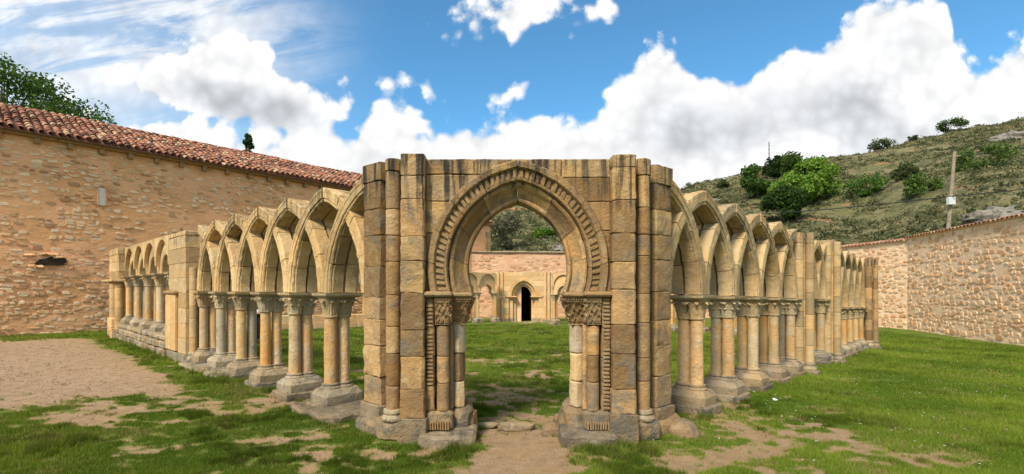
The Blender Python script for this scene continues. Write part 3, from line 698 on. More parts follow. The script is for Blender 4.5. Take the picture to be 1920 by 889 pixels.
    while z < 1.53:
        if random.random() > 0.06:
            w0 = 0.906+random.uniform(0, 0.006); w1 = 0.972+random.uniform(0, 0.008)
            prism(mb, [(w0,5.225+random.uniform(0,0.006)),(w1,5.225+random.uniform(0,0.006)),(w1,5.26),(w0,5.26)], z, z+0.024, P, cut=0, step=0, ch=0.004, amp=0.003, gap=0)
        z += 0.0415
    for k in range(9): prism(mb, [(0.735+k*0.027,5.19),(0.749+k*0.027,5.19),(0.749+k*0.027,5.25),(0.735+k*0.027,5.25)], 0.15, 0.23, P, cut=0, step=0, ch=0.004, amp=0.004, gap=0)
    tag(mb.build('ladder_carving', M['gate_carved'], oj, smooth=False), kind='stuff')
half_gate(-1); half_gate(1)
mb = MB(); rough_rock(mb, (1.93, 5.50, 0.02), (0.17,0.15,0.14), 12, 7, 0.35); mb.build('base_stone', M['gate_base'], gate)
for x, y, rx, ry, rz_, lab in ((0.06,5.80,0.20,0.085,0.055,'flat grey threshold slab in the middle of the gateway opening'),(-0.33,5.86,0.17,0.06,0.03,'low sunken slab left of the threshold slab in the gateway'),(0.45,5.60,0.12,0.12,0.10,'rounded boulder beside the right jamb of the gateway'),(0.60,5.98,0.09,0.09,0.12,'small dark rock behind the right jamb of the gateway')):
    mb = MB(); rough_rock(mb, (x, y, 0.02), (rx, ry, rz_), 14, 8, 0.22)
    tag(mb.build('threshold_stone', M['base' if x < 0.3 else 'gate_base']), lab, 'stone', 'stones at the gateway threshold')

# ------------------------------------------------------------------ twin columns (shared meshes)
def shaft_mesh(seed, mat):
    mb = MB(); prof = [(0.088,0),(0.086,0.02)]+[(0.086-0.004*j/6, 0.02+0.96*j/6) for j in range(1, 6)]+[(0.082,0.98),(0.083,1.0)]
    vs0 = len(mb.v); lathe(mb, prof, (0,0,0), 18)
    mb.v = [Vector((v[0]+0.006*mnoise.noise(Vector((v[0]*8+seed, v[1]*8, v[2]*3))), v[1]+0.006*mnoise.noise(Vector((v[0]*8, v[1]*8+seed, v[2]*3))), v[2])) for v in mb.v]
    return mb.mesh('shaft', M[mat])
SH = {k: [shaft_mesh(i*3.7, k) for i in range(3)] for k in ('shaft', 'orange', 'shaft_grey')}
def leaf_geo(mb, c, ang, rb, rt, h, w, curl, z0):
    nv, nu = 7, 4; vs = []; fs = []
    ca, sa = math.cos(ang), math.sin(ang)
    for lay in (0, 1):
        for j in range(nv+1):
            v = j/nv; r = rb+(rt-rb)*v**1.8+0.010+curl*max(0, (v-0.55)/0.45)**1.5-lay*0.014
            z = z0+h*(v if v < 0.86 else 0.86-(v-0.86)*0.9)
            ww = w*(0.55+0.75*math.sin(PI*min(1, v*0.95+0.05))**0.7)*(1-0.55*max(0, v-0.7)/0.3)
            for i in range(nu+1):
                t = (i/nu-0.5)*2; rr = r-abs(t)*0.010+(0.008 if i == 2 else 0)
                tx = t*ww; vs.append((c[0]+ca*rr-sa*tx, c[1]+sa*rr+ca*tx, z))
    st = (nv+1)*(nu+1)
    for j in range(nv):
        for i in range(nu):
            a = j*(nu+1)+i; fs.append((a, a+1, a+nu+2, a+nu+1)); fs.append((a+st+nu+1, a+st+nu+2, a+st+1, a+st))
    for j in range(nv):
        a = j*(nu+1); fs.append((a+nu+1, a+nu+1+st, a+st, a)); a += nu; fs.append((a, a+st, a+st+nu+1, a+nu+1))
    a = nv*(nu+1)
    for i in range(nu): fs.append((a+i, a+i+1, a+i+1+st, a+i+st))
    mb.add(vs, fs)
def capital_mesh(kind):
    mb = MB(); n = 20
    for cy in (-0.09, 0.09):
        vs = []; fs = []; rows = 7
        for j in range(rows+1):
            f = j/rows
            for i in range(n):
                a = 2*PI*i/n; r0 = 0.088; sq = 1.0/max(abs(math.cos(a)), abs(math.sin(a)))
                r = r0+(0.135*min(sq, 1.22)-r0)*f**1.7
                vs.append((r*math.cos(a)*1.05, cy+r*math.sin(a), 0.26*f))
        for j in range(rows):
            for i in range(n): a, b = j*n+i, j*n+(i+1)%n; fs.append((a, b, b+n, a+n))
        fs.append(tuple(range(n-1, -1, -1))); t = rows*n; fs.append(tuple(range(t, t+n))); mb.add(vs, fs)
        if kind == 0:
            for k in range(8): leaf_geo(mb, (0,cy), 2*PI*k/8+PI/8, 0.086, 0.155, 0.25, 0.045, 0.045 if k%2 else 0.03, 0.015)
        elif kind == 1:
            for k in range(8): leaf_geo(mb, (0,cy), 2*PI*k/8, 0.086, 0.12, 0.15, 0.040, 0.03, 0.015)
            for k in range(4): leaf_geo(mb, (0,cy), 2*PI*k/4+PI/4, 0.088, 0.165, 0.27, 0.05, 0.055, 0.012)
            for k in range(4): leaf_geo(mb, (0,cy), 2*PI*k/4, 0.095, 0.15, 0.25, 0.04, 0.03, 0.02)
        else:
            for k in range(10): leaf_geo(mb, (0,cy), 2*PI*k/10, 0.086, 0.14, 0.24, 0.026, 0.025, 0.012)
            for k in range(4): leaf_geo(mb, (0,cy), 2*PI*k/4+PI/4, 0.10, 0.17, 0.27, 0.036, 0.06, 0.0)
        lathe(mb, [(0.085,-0.012),(0.102,-0.006),(0.106,0.006),(0.102,0.018),(0.085,0.024)], (0,cy,0), 18)
    return mb.mesh('capital', M['capital'])
CAPM = [capital_mesh(k) for k in range(3)]
def abacus_mesh(seed):
    mb = MB(); hs = [(0.175,0.225,0.0),(0.20,0.255,0.022),(0.205,0.26,0.03),(0.21,0.265,0.06)]; vs = []; fs = []
    for hx, hy, z in hs: vs += [(-hx,-hy,z),(hx,-hy,z),(hx,hy,z),(-hx,hy,z)]
    for j in range(3):
        for i in range(4): a, b = j*4+i, j*4+(i+1)%4; fs.append((a, b, b+4, a+4))
    fs += [(3,2,1,0), (12,13,14,15)]; mb.add(vs, fs); return mb.mesh('abacus', M['capital'], smooth=False)
ABM = abacus_mesh(0)
def base_mesh(seed):
    mb = MB()
    rows = [(0.222,0.282,-0.01),(0.226,0.286,0.008),(0.226,0.286,0.118),(0.214,0.274,0.130),(0.208,0.268,0.142),(0.165,0.235,0.190),(0.125,0.205,0.198)]
    vs = []; fs = []; prev = None
    for hx, hy, z in rows:
        poly = densify(corner_cut([(-hx,-hy),(hx,-hy),(hx,hy),(-hx,hy)], 0.038), 0.5); n = len(poly)
        ring = []
        for k in range(n):
            a = Vector(poly[k]); b = Vector(poly[(k+1)%n]); m = max(1, int(round((rows[0][0]*2 if k%2 else 0.1)/0.09)))
            for j in range(5 if (b-a).length > 0.12 else 1): ring.append(a+(b-a)*j/(5 if (b-a).length > 0.12 else 1))
        for q in ring: vs.append(wob((q[0], q[1], z), 0.011, 7.0, seed*3.1))
        nr = len(ring)
    for j in range(len(rows)-1):
        for i in range(nr): a, b = j*nr+i, j*nr+(i+1)%nr; fs.append((a, b, b+nr, a+nr))
    fs.append(tuple(range(nr-1, -1, -1))); t = (len(rows)-1)*nr; fs.append(tuple(range(t, t+nr))); mb.add(vs, fs)
    for cy in (-0.09, 0.09):
        lathe(mb, [(0.12,0.17),(0.135,0.192),(0.14,0.205),(0.13,0.222),(0.108,0.228),(0.104,0.238),(0.116,0.248),(0.112,0.262),(0.09,0.268)], (0,cy,0), 18, amp=0.006, seed=seed)
    return mb.mesh('base', M['base'], smooth=R_(24))
BSM = [base_mesh(k) for k in range(4)]
def plinth_mesh(seed):
    mb = MB(); prism(mb, [(-0.265,-0.335),(0.265,-0.335),(0.265,0.335),(-0.265,0.335)], -0.10, 0.115, IDP, amp=0.014, ch=0.016, cut=0.022, step=0.07, freq=8, seed=seed*7.7, gap=0)
    return mb.mesh('plinth', M['plinth'], smooth=R_(24))
PLM = [plinth_mesh(k) for k in range(4)]
CNT = [0]
def twin_column(root, F, s, zimp=1.59, zbase=0.0, mat='shaft', n=0.0, plinth=True, single=False):
    i = CNT[0]; CNT[0] += 1
    o = F(s, n, zbase); col = empty('twin_column', o, root); ang = F.ang+random.uniform(-0.01, 0.01)
    z = zbase
    if plinth: place('plinth', PLM[i%4], col, F(s, n, z), ang+(PI if i%2 else 0)); z += 0.11
    place('base', BSM[(i*3+1)%4], col, F(s, n, z), ang+(PI if i%3 == 0 else 0)); z += 0.245
    zc = zimp-0.325
    ny = Vector((-math.sin(F.ang), math.cos(F.ang), 0))
    for k, sg in enumerate((-1, 1)):
        p = F(s, n, z)+ny*0.09*sg
        q_ = random.random(); mk = ('orange' if q_ < 0.33 else 'shaft_grey' if q_ < 0.40 else 'shaft') if mat == 'shaft' else mat
        fat = random.uniform(0.96, 1.06); place('shaft', SH[mk][(i+k)%3], col, p, random.uniform(0, 6), (fat, fat, zc-z+0.01))
    place('capital', CAPM[i%3], col, F(s, n, zc), ang); place('abacus', ABM, col, F(s, n, zimp-0.062), ang)
    return col
# ------------------------------------------------------------------ interlaced arches
def limb_profile(Ri, w, front, back, e=1.0):
    Ro = Ri+w; f = front; sg = 1 if front > back else -1
    d = lambda k: f-sg*k
    return [(Ri, back), (Ri, d(0.060)), (Ri+0.012*e, d(0.050)), (Ri+0.010*e, d(0.030)), (Ri+0.022*e, d(0.012)), (Ri+0.040*e, d(0.008)), (Ri+0.050*e, d(0.020)), (Ri+0.058*e, d(0.020)), (Ri+0.064*e, f), (Ri+0.135*e, f), (Ri+0.138*e, d(0.006)), (Ri+0.145*e, d(0.006)), (Ri+0.148*e, f), (Ro-0.012, f), (Ro, d(0.012)), (Ro, back)]
def interlaced(root, F, cols, zi, w, halfcol, rise, mat, limbs, nv=4, e=1.0):
    """limbs: list of (apex s, near?, far?, half span)"""
    for (c, near, far, hs) in limbs:
        a = hs-halfcol; Ri = (a*a+rise*rise)/(2*a); off = Ri-a
        for layer in (0, 1):
            ar = empty('pointed_arch' if layer == 0 else 'rear_arch', F(c, 0.12 if layer == 0 else -0.12, zi+rise), root)
            for sg, use in ((1, far), (-1, near)):
                if not use: continue
                fr = 0.222 if sg > 0 else 0.206; bk = 0.016 if sg > 0 else 0.022
                if layer: fr, bk = -fr, -bk
                prof = limb_profile(Ri, w, fr, bk, e)
                cuts = [0.0]+[k/nv+random.uniform(-0.03, 0.03) for k in range(1, nv)]+[1.0]
                for k in range(nv):
                    mb = MB(); arc_block(mb, prof, (c, zi), sg, off, cuts[k], cuts[k+1], F, n=8, amp=0.010, gap=0.006, freq=15.0); mb.build('voussoir', M[mat], ar)
SL = 1.142
la = thing('interlaced_arcade', 'pale interlaced pointed arches on twin columns left of the gateway', 'arcade', FL(2.8, 0, 0), 'arcades of the cloister')
for k in range(6): twin_column(la, FL, k*SL)
interlaced(la, FL, None, 1.59, 0.20, 0.20, 1.21, 'arch', [(k*SL, k > -1, True, SL) for k in range(-1, 5)]+[(5*SL, True, False, SL)])
mb = MB(); prism(mb, [(-0.75,-0.42),(0.42,-0.42),(0.42,0.52),(-0.75,0.50)], -0.1, 0.10, FL, amp=0.05, ch=0.03, cut=0.06, step=0.09, freq=4); mb.build('footing_slab', M['plinth'], la)
for s0, s1 in ((3.55,4.3),(4.32,5.05),(5.08,5.95)):
    mb = MB(); prism(mb, [(s0,-0.42),(s1,-0.42),(s1,0.52),(s0,0.54)], -0.1, 0.085, FL, amp=0.03, ch=0.025, cut=0.05, step=0.09, freq=4); mb.build('footing_slab', M['base'], la)
ra = thing('interlaced_arcade', 'tan interlaced pointed arches on five twin columns right of the gateway', 'arcade', FR(2.3, 0, 0), 'arcades of the cloister')
SR = 1.15
for k in range(5): twin_column(ra, FR, k*SR)
interlaced(ra, FR, None, 1.59, 0.20, 0.20, 1.21, 'arch_r', [(k*SR, k > -1, True, SR) for k in range(-1, 4)]+[(4*SR, True, False, SR)])

# ------------------------------------------------------------------ piers
def pier(F, s0, s1, n0, n1, label, zt=3.05, shafts=(), mat='arch', name='stone_pier', ledge=None, grp='piers between the arcades'):
    t = thing(name, label, 'pier', F((s0+s1)/2, (n0+n1)/2, 0), grp)
    zs = [0.0, 0.22, 0.55, 0.87, 1.2, 1.55, 1.88, 2.2, 2.53, 2.8, zt]
    poly = [(s0,n0),(s1,n0),(s1,n1),(s0,n1)]
    mats = ['plinth', mat]+[mat]*8
    blocks(t, poly, jit(zs, 0.02), mats, F, grow={0:0.045, 9:0.010}, step=0.12, amp=0.006, ch=0.01, cut=0.012)
    for (s, n, r, zt2) in shafts:
        sh = empty('engaged_shaft', F(s, n, 0), t)
        zz = jit([0.28, 0.62, 0.98, 1.3, 1.66, 2.0, 2.35, 2.7, 3.02]); zz = [z for z in zz if z < zt2-0.12]+[zt2]
        for k in range(len(zz)-1):
            mb = MB(); prism(mb, circ((s, n), r, 16), zz[k], zz[k+1], F, cut=0, step=0.12, amp=0.004, ch=0.006); mb.build('drum', M[mat], sh)
        mb = MB(); lathe(mb, [(r*1.5,0),(r*1.55,0.05),(r*1.3,0.08),(r*1.15,0.10),(r*1.3,0.13),(r*1.25,0.16),(r,0.18)], (s,n,0.11), 16, F, 0.006); mb.build('shaft_base', M['base'], sh)
        mb = MB(); prism(mb, [(s-0.17,n-0.17),(s+0.17,n-0.17),(s+0.17,n+0.17),(s-0.17,n+0.17)], -0.1, 0.12, F, amp=0.02, ch=0.02, cut=0.04, step=0.08); mb.build('plinth', M['plinth'], sh)
    return t
lp = pier(FL, 6.02, 7.40, -0.3, 0.36, 'plain cream pier between the pointed and the round arches on the left', 2.93, shafts=((5.93, 0.22, 0.085, 2.1), (5.93, 0.06, 0.05, 2.85)), mat='arch_r')
mb = MB(); prism(mb, [(6.55,0.36),(7.5,0.36),(7.5,0.46),(6.55,0.46)], 1.52, 1.60, FL, ch=0.02, amp=0.006); mb.build('impost', M['gate_carved'], lp)
mb = MB(); prism(mb, [(6.60,0.36),(7.45,0.36),(7.45,0.42),(6.60,0.42)], 0.25, 1.52, FL, amp=0.006); mb.build('pilaster', M['arch'], lp)
pier(FR, 4.90, 5.28, -0.3, 0.30, 'tan pier with engaged shafts ending the five right arches', 2.93, shafts=((4.86, 0.17, 0.10, 2.95), (4.92, 0.36, 0.085, 2.94), (4.84, -0.02, 0.05, 2.85)), mat='arch_r')
pier(FR, 7.55, 8.05, -0.3, 0.30, 'tan pier before the narrow arches on the right side', 3.05, shafts=((7.52, 0.16, 0.10, 3.0), (7.58, 0.36, 0.085, 3.0)), mat='arch_r')
pier(FR, 13.15, 14.3, -0.3, 0.35, 'stained pier at the far right end of the narrow arches', 3.0, shafts=((13.1, 0.25, 0.10, 2.98), (13.2, 0.42, 0.08, 2.98)), mat='gate')
sb = thing('single_bay', 'single interlaced bay with one column between two right piers', 'arcade', FR(6.4, 0, 0), 'arcades of the cloister')
twin_column(sb, FR, 7.22); twin_column(sb, FR, 5.55)
interlaced(sb, FR, None, 1.59, 0.18, 0.17, 1.15, 'arch_r', [(6.35, True, True, 0.90), (7.3, True, False, 0.90), (5.45, False, True, 0.90)], nv=3)
na = thing('narrow_arcade', 'row of narrow lancet arches on orange shafts at the far right', 'arcade', FR(10.6, 0, 0), 'arcades of the cloister')
ncol = [8.05+0.93*k for k in range(6)]
for s in ncol: twin_column(na, FR, s, zimp=1.38, mat='orange')
interlaced(na, FR, None, 1.38, 0.15, 0.14, 1.42, 'arch_r', [(s, i > 0, i < 5, 0.93) for i, s in enumerate(ncol)], nv=3, e=0.7)
# ------------------------------------------------------------------ round-arched galleries
def round_arcade(name, label, F, cols, zi, top, sign, mat, shaft, zbase=0.0, podium=None, R=0.47, sk=1.4, detail=True, colplinth=True):
    t = thing(name, label, 'arcade', F((cols[0]+cols[-1])/2, 0, 0), 'arcades of the cloister')
    G = lambda a, b, h: F(a, b*sign, h)
    for s in cols: twin_column(t, F, s, zimp=zi, zbase=zbase, mat=shaft, plinth=colplinth)
    for i in range(len(cols)-1):
        c = (cols[i]+cols[i+1])/2; hw = (cols[i+1]-cols[i])/2
        ar = empty('round_arch', F(c, 0, zi), t)
        for k in range(7):
            a0, a1 = PI*k/7, PI*(k+1)/7; mb = MB(); vs = []; fs = []; n = 3
            prof = [(R,-0.20),(R,0.09),(R+0.02,0.11),(R+0.16,0.11),(R+0.16,-0.20)]
            for j in range(n+1):
                a = a0+(a1-a0)*j/n
                for r, d in prof: vs.append(wob(G(c+r*math.cos(a), d, zi+r*math.sin(a)), 0.004, 9, k))
            m = 5
            for j in range(n):
                for q in range(m): x, y = j*m+q, j*m+(q+1)%m; fs.append((x, y, y+m, x+m))
            fs.append((4,3,2,1,0)); fs.append(tuple(n*m+q for q in range(m)))
            vol = sum((vs[f[0]]-vs[0]).dot((vs[f[b]]-vs[0]).cross(vs[f[b+1]]-vs[0])) for f in fs for b in range(1, len(f)-1))
            if vol < 0: fs = [tuple(reversed(f)) for f in fs]
            mb.add(vs, fs); mb.build('voussoir', M[mat], ar)
        # spandrel wall (recessed) and the outer arched skin
        r1 = R+0.10
        arc = [(c+r1*math.cos(PI*j/16), zi+r1*math.sin(PI*j/16)) for j in range(17)]
        poly = [(c+hw, zi), (c+hw, top), (c-hw, top), (c-hw, zi)]+arc[::-1]
        GV = lambda a, b, h: G(a, h, b)
        mb = MB(); prism(mb, poly, -0.19, 0.095, GV, cut=0, step=0.16, amp=0.004, ch=0.005); mb.build('spandrel', M[mat], t)
        r2 = hw*0.95; zc2 = top-0.075-r2
        arc = [(c+r2*math.cos(PI*j/16), zc2+r2*math.sin(PI*j/16)) for j in range(17)]
        poly = [(c+hw, zc2), (c+hw, top+0.004), (c-hw, top+0.004), (c-hw, zc2)]+arc[::-1]
        mb = MB(); prism(mb, poly, 0.097, 0.205, GV, cut=0, step=0.16, amp=0.004, ch=0.006); mb.build('hood_panel', M[mat], t)
    if podium:
        s = podium[0]; 
        while s < podium[1]:
            w = random.uniform(0.28, 0.5); e = min(s+w, podium[1])
            for z0, z1 in ((-0.1, 0.2), (0.2, zbase-0.13)):
                mb = MB(); prism(mb, [(s,-0.40),(e,-0.40),(e,0.42+random.uniform(-0.03,0.03)),(s,0.42+random.uniform(-0.03,0.03))], z0, z1, G, amp=0.02, ch=0.025, cut=0.03, step=0.1, freq=5, gap=0.004); mb.build('podium_stone', M['base' if random.random() < 0.6 else 'gate_base'], t)
            s = e
        s = podium[0]
        while s < podium[1]:
            w = random.uniform(0.6, 0.95); e = min(s+w, podium[1])
            mb = MB(); prism(mb, [(s,-0.42),(e,-0.42),(e,0.36),(s,0.38)], zbase-0.13, zbase+0.0, G, amp=0.025, ch=0.03, cut=0.03, step=0.1, freq=4, gap=0.004); mb.build('coping_slab', M['base'], t)
            s = e
    return t
lr = round_arcade('round_arcade', 'cream round arches on a low podium at the far left, before the church', FL, [8.2, 9.6, 11.0, 12.4, 13.8], 2.05, 2.98, 1, 'arch', 'shaft', zbase=0.50, podium=(7.6, 14.2), colplinth=False)
ep = pier(FL, 14.1, 15.9, -0.35, 0.32, 'corner pier at the far left end of the round arches', 2.98, shafts=((14.1, 0.30, 0.12, 1.8), (14.5, 0.38, 0.12, 1.8)))
mb = MB(); prism(mb, [(13.95,-0.38),(16.0,-0.38),(16.0,0.52),(13.95,0.52)], 1.86, 1.95, FL, ch=0.025, amp=0.006); mb.build('impost', M['arch'], ep)
round_arcade('round_arcade', 'round arches of the far left gallery across the lawn', FN, [0.4+1.41*k for k in range(13)], 1.75, 2.9, -1, 'far', 'orange', zbase=0.0, podium=None)
pn = thing('podium_wall', 'low stone bench wall across the lawn behind the left columns', 'wall', FN(5, -0.3, 0))
s = -0.5
while s < 12.6:
    e = s+random.uniform(0.5, 1.0)
    for z0, z1, dn in ((-0.25, 0.30, 0.46), (0.30, 0.62, 0.40)):
        mb = MB(); prism(mb, [(s,-dn),(e,-dn),(e,0.3),(s,0.3)], z0, z1, FN, amp=0.012, ch=0.015, cut=0.02, step=0.14, gap=0.004); mb.build('bench_stone', M['far'], pn)
    s = e
round_arcade('round_arcade', 'round arches of the far right gallery across the lawn', FE, [0.6+1.41*k for k in range(11)], 1.72, 2.9, -1, 'far', 'orange')
# ------------------------------------------------------------------ far gateway and the dark tunnel added behind it to blacken the opening
fg = thing('far_gateway', 'far pointed doorway with added dark tunnel behind, seen through the near gateway', 'gateway', (0.72, 30.0, -0.5))
fx, fz = 0.72, -0.5
PF = lambda a, b, h: Vector((fx+a, b, fz+h))
PFV = lambda a, b, h: Vector((fx+a, h, fz+b))
for sg in (-1, 1):
    w = empty('flank_wall', (fx+sg*1.2, 30.2, fz), fg)
    zz = [0,0.3,0.62,0.95,1.28,1.6]
    Q = lambda a, b, h, sg=sg: PF(sg*a, b, h)
    blocks(w, [(0.92,30.0),(1.75,30.0),(1.75,30.75),(0.92,30.75)], zz, ['base']+['far']*4, Q, step=0.2, amp=0.006)
    blocks(w, [(0.66,30.14),(0.93,30.14),(0.93,30.75),(0.66,30.75)], zz, ['base']+['far']*4, Q, step=0.2, amp=0.006)
    blocks(w, [(0.48,30.30),(0.67,30.30),(0.67,30.75),(0.48,30.75)], zz, ['base']+['far']*4, Q, step=0.2, amp=0.006)
    for m_ in (1.32, 1.55):
        mb = MB(); prism(mb, circ((m_, 29.97), 0.08, 12), 0.25, 3.15, Q, cut=0, step=0.3, amp=0.004); mb.build('engaged_shaft', M['far'], w)
        mb = MB(); prism(mb, [(m_-0.15,29.82),(m_+0.15,29.82),(m_+0.15,30.1),(m_-0.15,30.1)], 0.0, 0.28, Q, amp=0.01); mb.build('plinth', M['base'], w)
    mb = MB(); prism(mb, [(0.42,29.93),(1.12,29.93),(1.12,30.7),(0.42,30.7)], 1.6, 1.68, Q, ch=0.02); mb.build('impost', M['far'], w)
    Rz, off = 1.16, 0.22; zc = 1.68
    def xin2(z, Rz=1.1, off=0.22): 
        d = Rz*Rz-(z-1.68)**2; return max(0.0, -off+math.sqrt(d)) if d > off*off else 0.0
    zs = [1.68, 1.98, 2.3, 2.62, 2.9, 3.15]
    for k in range(5):
        zl = [zs[k]+(zs[k+1]-zs[k])*j/6 for j in range(7)]
        mb = MB(); prism(mb, [(1.75, zs[k]), (1.75, zs[k+1])]+[(xin2(z), z) for z in reversed(zl)], 30.0, 30.7, lambda a, b, h, sg=sg: PFV(sg*a, b, h), cut=0, step=0.25, amp=0.006); mb.build('ashlar_block', M['far'], w)
    for (ri, ro, o_, f_, b_, nm) in ((0.95,1.17,0.22,29.965,30.6,'outer_order'),(0.76,0.96,0.19,30.14,30.68,'middle_order'),(0.61,0.78,0.13,30.30,30.72,'inner_order')):
        od = empty(nm, (fx+sg*0.5, 30.2, fz+1.7), w)
        for k in range(5):
            mb = MB(); arc_block(mb, [(ri,b_),(ri,f_+0.04),(ri+0.04,f_),(ro,f_),(ro,b_)], (0, zc), 1, o_, k/5, (k+1)/5, lambda s, d, z, sg=sg: PF(sg*s, d, z), n=3); mb.build('voussoir', M['far'], od)
pas = empty('added_passage', (fx, 32, fz), fg)
blocks(pas, [(-0.75,30.74),(-0.50,30.74),(-0.50,34.6),(-0.75,34.6)], [-0.1,2.75], 'shade_dark', PF, name='added_passage_wall', step=0.5)
blocks(pas, [(0.52,30.74),(0.77,30.74),(0.77,34.6),(0.52,34.6)], [-0.1,2.75], 'shade_dark', PF, name='added_passage_wall', step=0.5)
blocks(pas, [(-0.80,30.72),(0.82,30.72),(0.82,34.65),(-0.80,34.65)], [2.751,2.95], 'shade_dark', PF, name='added_passage_roof', step=0.5)
blocks(pas, [(-0.49,34.3),(0.51,34.3),(0.51,34.55),(-0.49,34.55)], [-0.1,2.74], 'shade_dark', PF, name='added_passage_end', step=0.5)
blocks(pas, [(-0.48,30.45),(-0.14,30.45),(-0.14,30.7),(-0.48,30.7)], [0.0,2.45], 'far', PF, name='door_jamb', step=0.3)
for k, (y0, z1) in enumerate(((29.0,0.06),(29.4,0.14))):
    mb = MB(); prism(mb, [(-0.75,y0),(0.75,y0),(0.75,y0+0.5),(-0.75,y0+0.5)], -0.1, z1, PF, amp=0.02, ch=0.02); mb.build('step', M['base'], fg)


# ------------------------------------------------------------------ rubble walls
def unit_stone(seed):
    r = random.Random(seed); n = 8; ang = sorted((2*PI*(i+r.uniform(-0.28, 0.28))/n) for i in range(n))
    def se(a, k):
        c, s_ = math.cos(a), math.sin(a); e = 0.62
        return (math.copysign(abs(c)**e, c)*k, math.copysign(abs(s_)**e, s_)*k)
    rad = [r.uniform(0.78, 1.06) for _ in range(n)]
    vs = []; fs = []
    for lay, (k, y) in enumerate(((1.0, 0.8), (1.0, -0.30), (0.88, -0.92))):
        for a, q in zip(ang, rad):
            x, z = se(a, k*q); vs.append((x, y+(r.uniform(-0.10, 0.10) if lay else 0), z))
    vs.append((r.uniform(-0.2, 0.2), -1.0, r.uniform(-0.2, 0.2)))
    for k in range(2):
        for i in range(n): a, b = k*n+i, k*n+(i+1)%n; fs.append((a, b, b+n, a+n))
    for i in range(n): fs.append((2*n+i, 2*n+(i+1)%n, 3*n))
    return np.array(vs), fs
UST = [unit_stone(i) for i in range(14)]
def scatter_parts(root, name, geos, mat, items, limit=300, smooth=R_(32)):
    """items: (geometry index, world location, 3x3 rotation, scale). The largest in view become parts, the rest one joined part"""
    def size(it): return it[3][0]*it[3][2]/max(1.0, it[1][0]**2+it[1][1]**2)*(1.0 if abs(it[1][0]) < it[1][1]*1.06 else 0.05)
    items = sorted(items, key=size, reverse=True); meshes = {}
    for gi, loc, rot, sc in items[:limit]:
        if gi not in meshes:
            me = bpy.data.meshes.new(name); me.from_pydata(geos[gi][0].tolist(), [], geos[gi][1]); finish(me, M[mat], smooth); meshes[gi] = me
        place(name, meshes[gi], root, loc, Matrix(rot).to_euler(), sc)
    rest = items[limit:]
    if rest:
        V = []; F_ = []; A = []; k = 0
        for gi, loc, rot, sc in rest:
            v = (geos[gi][0]*np.array(sc))@np.array(rot).T+np.array(loc); V.append(v); F_ += [tuple(i+k for i in f) for f in geos[gi][1]]
            A.append(np.full(len(v), random.random())); k += len(v)
        V = np.concatenate(V)-np.array(tuple(LOC[root.name])); me = bpy.data.meshes.new(name)
        me.from_pydata(V.tolist(), [], F_); at2 = me.attributes.new('rnd', 'FLOAT', 'POINT'); at2.data.foreach_set('value', np.concatenate(A).astype(np.float32))
        finish(me, M[mat+'_joined'], smooth)
        o = bpy.data.objects.new('small_'+name, me); C.objects.link(o); o.parent = root; LOC[o.name] = LOC[root.name]; tag(o, kind='stuff')
def slab(root, A, B, z0, z1, thick, mat, name, amp=0.03, step=0.3, base_fn=None):
    """wall body from A to B: face on the right-hand side of A->B is the front, uneven"""
    A = Vector((*A, 0)); B = Vector((*B, 0)); L = (B-A).length; d = (B-A)/L; nrm = Vector((d.y, -d.x, 0))
    nx_, nz_ = max(2, int(L/step)), max(2, int((max(z1)-min(z0))/step)); vs = []; fs = []
    for j in range(nz_+1):
        for i in range(nx_+1):
            f = i/nx_; zb = z0[0]+(z0[1]-z0[0])*f; zt = z1[0]+(z1[1]-z1[0])*f; p = A+d*(L*f); z = zb+(zt-zb)*j/nz_
            k = mnoise.noise(Vector((p.x*0.9, p.y*0.9, z*1.3)))+0.5*mnoise.noise(Vector((p.x*2.9, p.y*2.9, z*3.3)))
            q = p+nrm*(k*amp); vs.append((q.x, q.y, z))
    st = nx_+1
    for j in range(nz_):
        for i in range(nx_): a = j*st+i; fs.append((a, a+1, a+st+1, a+st))
    n0 = len(vs)
    for p, z in ((A, z0[0]), (B, z0[1]), (B, z1[1]), (A, z1[0])): q = p-nrm*thick; vs.append((q.x, q.y, z))
    tl, tr, bl, br = nz_*st, nz_*st+nx_, 0, nx_
    fs += [(n0+1, n0, n0+3, n0+2)]
    fs.append(tuple([tl+i for i in range(st)]+[n0+2, n0+3])); fs.append(tuple([bl+j*st for j in range(nz_+1)]+[n0+3, n0])); fs.append(tuple([br+j*st for j in range(nz_, -1, -1)]+[n0+1, n0+2]))
    mb = MB(); mb.add(vs, fs); return mb.build(name, M[mat], root, smooth=R_(60)), nrm, d, L
